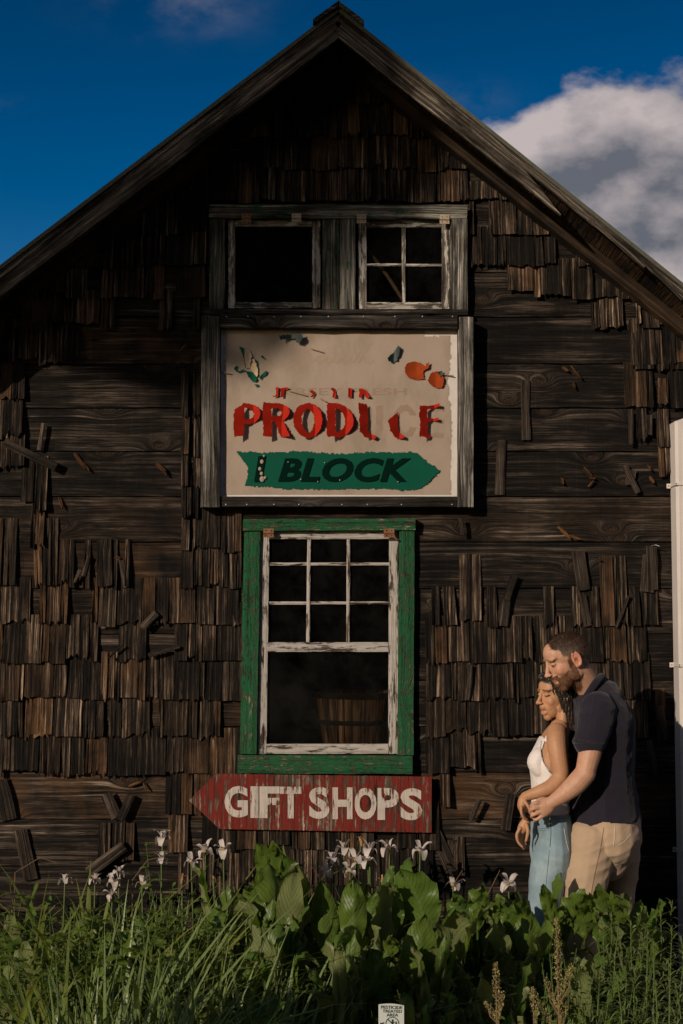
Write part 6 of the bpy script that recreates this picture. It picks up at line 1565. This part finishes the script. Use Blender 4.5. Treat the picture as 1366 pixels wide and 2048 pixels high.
# ---- dock seed spikes
def dock(u, v, y, h_px, lab, side=0):
    T = P(u, v, y); root = empty('dock_plant', (T.x, y, 0), lab, 'plant', 'dock plants gone to seed')
    L_ = h_px/SC(y); mb = MB(); sm2 = MB(); x0 = T.x+0.01; mb.tube([(x0, y, 0), (x0-.005, y, T.z*0.6), (T.x, y, T.z)], [0.005, 0.004, 0.0012], 6)
    spikes = [(Vector((T.x, y, T.z)), Vector((x0-.002, y, T.z-L_)))]
    for s in side if side else []:
        b_ = Vector((x0, y, T.z - L_*s[2])); e_ = Vector((T.x + s[0], y+s[3], T.z - L_*s[1])); mb.tube([b_, b_.lerp(e_, .5)+Vector((s[0]*.25, 0, -.01)), e_], [0.003, 0.0022, 0.001], 5); spikes.append((e_, b_.lerp(e_, .25)))
    mb.build('stem', M['dry'], root)
    for (t_, b_) in spikes:
        Ls = (t_-b_).length
        for k in range(int(Ls*2600)):
            q = random.random(); p = t_.lerp(b_, q); ring = (0.004 + 0.014*math.sin(math.pi*min(1, .15+q*.9)))*(0.55+0.45*math.sin(q*Ls*210)**2)
            a = random.uniform(0, 6.283); rr = ring*math.sqrt(random.random()); c = p + Vector((rr*math.cos(a), rr*math.sin(a), random.uniform(-.004, .004))); s_ = random.uniform(.0016, .003)
            d1 = Vector(np.random.normal(0, 1, 3)).normalized()*s_; d2 = Vector(np.random.normal(0, 1, 3)).normalized()*s_
            sm2.add([c+d1, c+d2, c-d1, c-d2+Vector((0, 0, s_))], [(0,1,2), (0,2,3), (0,1,3), (1,2,3)])
    tagit(sm2.build('seeds', M['seed'], root), kind='stuff')
    for k in range(3):
        a = random.choice([0, math.pi]) + random.uniform(-.5, .5); z = T.z*random.uniform(.35, .6); B = Vector((x0, y, z)); d = Vector((math.cos(a), math.sin(a)*.6, 0))
        link('leaf', leaf_mesh(B, B+d*.07+Vector((0,0,.05)), B+d*.15+Vector((0,0,.0)), .028, (0, 1, .2), wave=.004, petiole=.1), M['broad'], root)
dock(1113, 1835, -2.2, 215, 'tall dock plant with brown seed spikes below the jeans', [(.045, .42, .75, 0), (-.035, .55, .9, .01), (-.06, .75, 1.1, -.01), (.03, .70, 1.0, .02), (.05, .95, 1.3, 0), (-.04, 1.0, 1.3, 0)])
dock(991, 1925, -2.25, 125, 'shorter dock plant with a single brown seed spike, left of the taller one', [(-.03, .6, .95, 0), (.02, .45, .8, 0)])
dock(1066, 1975, -2.25, 70, 'lowest dock spike, just left of the tall dock plant', [])
# ---- twining and small-leaved plants
def bushy(u, y, h, n, lab, grp, mat, ls=0.03, r_=0.12, name='leafy_plant'):
    x = PX(u, 1900, y); root = empty(name, (x, y, 0), lab, 'plant', grp); mb = MB(); lf = MB()
    for k in range(7):
        a = random.uniform(0, 6.283); T = Vector((x+r_*math.cos(a), y+r_*math.sin(a)*.7, h*random.uniform(.6, 1))); pts = [Vector((x, y, 0)), Vector((x, y, 0)).lerp(T, .5)+Vector((0, 0, .04)), T]; mb.tube(pts, [.003, .0022, .001], 5)
        for j in range(n//7):
            q = random.uniform(.15, 1); p = pts[0].lerp(pts[1], q*2) if q < .5 else pts[1].lerp(pts[2], q*2-1)
            d = Vector(np.random.normal(0, 1, 3)); d.z = abs(d.z)*.4; d.normalize(); L_ = ls*random.uniform(.6, 1.3); s_ = d.cross(Vector((random.uniform(-.3,.3), random.uniform(-.3,.3), 1))).normalized()*L_*.36; dr = Vector((0, 0, -L_*.25))
            lf.add([p, p+d*L_*.35+s_*.8, p+d*L_*.7+s_*.7+dr*.4, p+d*L_+dr, p+d*L_*.7-s_*.7+dr*.4, p+d*L_*.35-s_*.8, p+d*L_*.5+Vector((0,0,-L_*.08))], [(0,1,6), (1,2,6), (2,3,6), (3,4,6), (4,5,6), (5,0,6)])
    mb.build('stem', M['stem'], root); tagit(lf.build('leaves', mat, root), kind='stuff')
for k in range(34):
    u = random.uniform(-20, 480); y = random.uniform(-1.6, -.3); bushy(u, y, random.uniform(.55, .76), 140, 'bushy small leaved plant ' + where(u, y), 'small leaved plants on the left', M['small_leaf'], random.choice((.03, .045, .06)))
bushy(330, -.30, .86, 80, 'tall twining leafy stem beside the tallest iris', None, M['small_leaf'], .04, .09)
bushy(310, -.32, .72, 70, 'shorter leafy stem left of the tallest iris', None, M['small_leaf'], .035, .10)
bushy(360, -.34, .70, 60, 'leafy stem between the tallest iris and the drooping one', None, M['small_leaf'], .035, .10)
for k in range(22):
    u = random.uniform(860, 1260); y = random.uniform(-1.9, -.85); bushy(u, y, random.uniform(.5, .68), 110, 'small leaved weed ' + where(u, y), 'small leaved weeds on the right', M['small_leaf'], .024)
for k in range(8):
    u = random.uniform(560, 860); y = random.uniform(-1.1, -.5); bushy(u, y, random.uniform(.4, .55), 70, 'fine leaved plant ' + where(u, y), 'small leaved plants in the middle', M['small_leaf'], .03)
# thin arching dry stems
for k, (a, b_, c) in enumerate((((30,1745),(80,1715),(112,1725)), ((265,1760),(295,1720),(330,1712)), ((590,1800),(615,1700),(612,1755)), ((600,1760),(625,1735),(637,1752)), ((888,1850),(900,1780),(925,1740)), ((960,1860),(975,1790),(1000,1740)))):
    y = -.4 if a[0] < 500 else -.7; mb = MB(); A, B_, C_ = P(*a, y), P(*b_, y), P(*c, y); mb.tube([Vector((A.x, y, 0)), A, B_, C_], [.002, .002, .0016, .001], 5)
    tagit(mb.build('dry_stem', M['dry'], None), ('thin dry stem bending over at the far left', 'thin dry stem leaning by the lath', 'hooked dry stem under the red sign', 'short hooked dry stem right of the other', 'thin dry stem by the white iris', 'thin dry stem rising by the knee')[k], 'stem')
# ground cover
mb = MB()
for k in range(9000):
    x = random.uniform(-2.4, 2.4); y = random.uniform(-3.0, -.12); h = random.uniform(.05, .26)
    if random.random() < .5: blade(mb, (x, y, 0), h, random.uniform(.3, 1.2), random.uniform(0, 6.28), random.uniform(.004, .010), random.uniform(0, .6), n=3)
    else:
        p = Vector((x, y, h)); d = Vector(np.random.normal(0, 1, 3)); d.z *= .3; d.normalize(); L_ = random.uniform(.02, .06); s_ = d.cross(Vector((0, 0, 1))).normalized()*L_*.35
        mb.add([p, p+d*L_*.5+s_, p+d*L_+Vector((0, 0, -.01)), p+d*L_*.5-s_], [(0,1,2,3)])
tagit(mb.build('undergrowth', M['small_leaf']), 'low green undergrowth covering the soil of the bed', 'undergrowth', kind='stuff')
# ================================================================ TREES ACROSS THE YARD (out of view: they shade gable and bed and darken the window reflections)
random.seed(31); np.random.seed(31)
M['bark'] = simple('tree_bark', (0.05, 0.038, 0.028), 0.9, 0.4, 20, 0.6)
M['treeleaf'] = leaf_mat('tree_leaf', (0.035, 0.075, 0.018), (0.06, 0.09, 0.03), trans=0.12)
def leafcards(mb, pts, size):
    for p in pts:
        d = Vector(np.random.normal(0, 1, 3)).normalized(); s_ = d.cross(Vector(np.random.normal(0, 1, 3))).normalized(); L_ = size*random.uniform(.7, 1.3)
        p = Vector(p); mb.add([p-d*L_*.5, p+s_*L_*.32, p+d*L_*.5, p-s_*L_*.32], [(0,1,2,3)])
def tree(name, base, crown, label, trunk_r=0.22, way=None):
    root = empty(name, base, label, 'tree'); bx_, by_ = base[0], base[1]
    cc = Vector(np.mean([c[0] for c in crown], axis=0)); mb = MB()
    if way: mb.tube([(bx_, by_, -0.05)] + [tuple(w_) for w_ in way] + [tuple(cc)], [trunk_r*1.25] + [trunk_r*(.9-.2*i) for i in range(len(way))] + [trunk_r*.3], 10); fork = Vector(way[-1])
    else: fork = Vector(((bx_+cc.x)/2, (by_+cc.y)/2, cc.z*.6)); mb.tube([(bx_, by_, -0.05), (bx_+.05, by_, cc.z*.35), ((bx_+cc.x)/2, (by_+cc.y)/2, cc.z*.65), tuple(cc)], [trunk_r*1.25, trunk_r, trunk_r*.75, trunk_r*.3], 10)
    for (c, r_) in crown: mb.tube([fork, Vector(c).lerp(cc, .5)+(Vector((0, 0, .1)) if way else Vector((0,0,-.2))), c], [trunk_r*.4, trunk_r*.25, .03], 7)
    mb.build('trunk', M['bark'], root)
    lf = MB()
    for (c, r_) in crown:
        n = int(2600*r_*r_) + 160 if r_ < 1 else int(500*r_*r_); pts = []
        while len(pts) < n:
            q = np.random.uniform(-1, 1, 3); l_ = np.linalg.norm(q)
            if l_ < 1 and random.random() < .35+l_*.65: pts.append(np.array(c)+q*r_)
        leafcards(lf, pts, .15 if r_ < 1 else .3)
    tagit(lf.build('crown', M['treeleaf'], root), kind='stuff')
SV = Vector((0.75, 1.0, -0.40))
def up_sun(u, v, t):
    p = P(u, v, 0); return p - SV*t
SHADE_BLOBS = []
# a dense crown: its edge is what draws the border between shade and evening light on the gable
edge = [(-400,700),(0,690),(60,700),(290,770),(360,760),(430,690),(540,620),(650,570),(760,430),(870,310),(850,180),(780,60)]
for i in range(len(edge)-1):
    a, b = edge[i], edge[i+1]; L_ = math.hypot(b[0]-a[0], b[1]-a[1]); dx, dy = (b[1]-a[1])/L_, -(b[0]-a[0])/L_
    for k in range(max(1, int(L_/90))):
        q = (k+.5)/max(1, int(L_/90)); r_ = random.uniform(.22, .32)
        SHADE_BLOBS.append((a[0]+(b[0]-a[0])*q + dx*r_*SC()*.85, a[1]+(b[1]-a[1])*q + dy*r_*SC()*.85, r_, random.uniform(10.5, 12.5)))
for (u, v, r_) in ((100,450,.6),(350,480,.65),(-150,450,.6),(530,330,.5),(660,330,.40),(740,200,.35),(400,250,.6),(600,120,.6),(150,220,.6),(-350,480,.7),(650,-50,.5),(250,620,.3),(450,560,.3),(-100,250,.6),(400,0,.6)):
    SHADE_BLOBS.append((u, v, r_, random.uniform(10.5, 12.5)))
crown = []
for (u, v, r_, t) in SHADE_BLOBS: crown.append((tuple(up_sun(u, v, t)), r_))
cm = np.mean([c[0] for c in crown], axis=0)
w1 = up_sun(-820, 900, 11.6); w2 = up_sun(-640, 520, 11.6); w3 = up_sun(-330, 420, 11.6)
tree('maple_tree', (w1.x, w1.y, 0), crown, 'broad leafy tree across the yard from the barn', .22, [w1, w2, w3])
sc_ = [(tuple(P(u, v, -1.7) - SV*t_), r_) for (u, v, r_, t_) in ((860,1985,.18,3.0),(900,1945,.15,3.2),(800,2050,.18,3.1),(880,2090,.22,3.0),(940,2060,.14,3.0),(600,2080,.16,3.1))]  # crown of an unseen shrub, added to throw shade on the front bed
cs = np.mean([c[0] for c in sc_], axis=0)
tree('added_shade_shrub', (cs[0], cs[1], 0), sc_, 'unseen shrub added at the near left to shade the bed', .03)
# unseen row of trees added behind the camera to darken the window reflections
for k in range(9):
    x = -13 + 3.4*k + random.uniform(-.6, .6); y = -19 + random.uniform(-1, 1); h = random.uniform(3.2, 4.4) if x < -8.5 else random.uniform(9.5, 11)
    tree('added_reflection_tree', (x, y, 0), [((x+random.uniform(-.6, .6), y+random.uniform(-.4, .4), h*f), min(2.0, h*.38)) for f in (.2, .38, .56, .74, .86)] + [((x+1.5, y, h*.5), min(1.8, h*.34)), ((x+1.5, y-.5, h*.25), 1.5), ((x-1.2, y, h*.68), 1.5)], 'unseen tree in the row added for dark window reflections, %s from the far end' % ('first','second','third','fourth','fifth','sixth','seventh','eighth','ninth')[k], .12)

# things alike in every other way are told apart by their order from the left
ordinals = ['leftmost', 'second from left', 'third from left', 'fourth from left', 'fifth from left', 'sixth from left', 'seventh from left', 'eighth from left']
same = {}
for o in bpy.data.objects:
    if o.parent is None and o.get('category') and o.get('label'): same.setdefault(o['label'], []).append(o)
def where_x(o): return o.location.x if o.type == 'EMPTY' else sum(v_.co.x for v_ in o.data.vertices)/len(o.data.vertices)
for lab, obs in same.items():
    if 1 < len(obs) <= 8:
        obs.sort(key=where_x)
        for k, o in enumerate(obs):
            o['label'] = ((ordinals[k] if k < len(obs)-1 else 'rightmost') + ' ' + lab)
            if len(o['label'].split()) > 16: o['label'] = o['label'].replace(' from left', '').replace('broad leaved plant', 'broad plant')
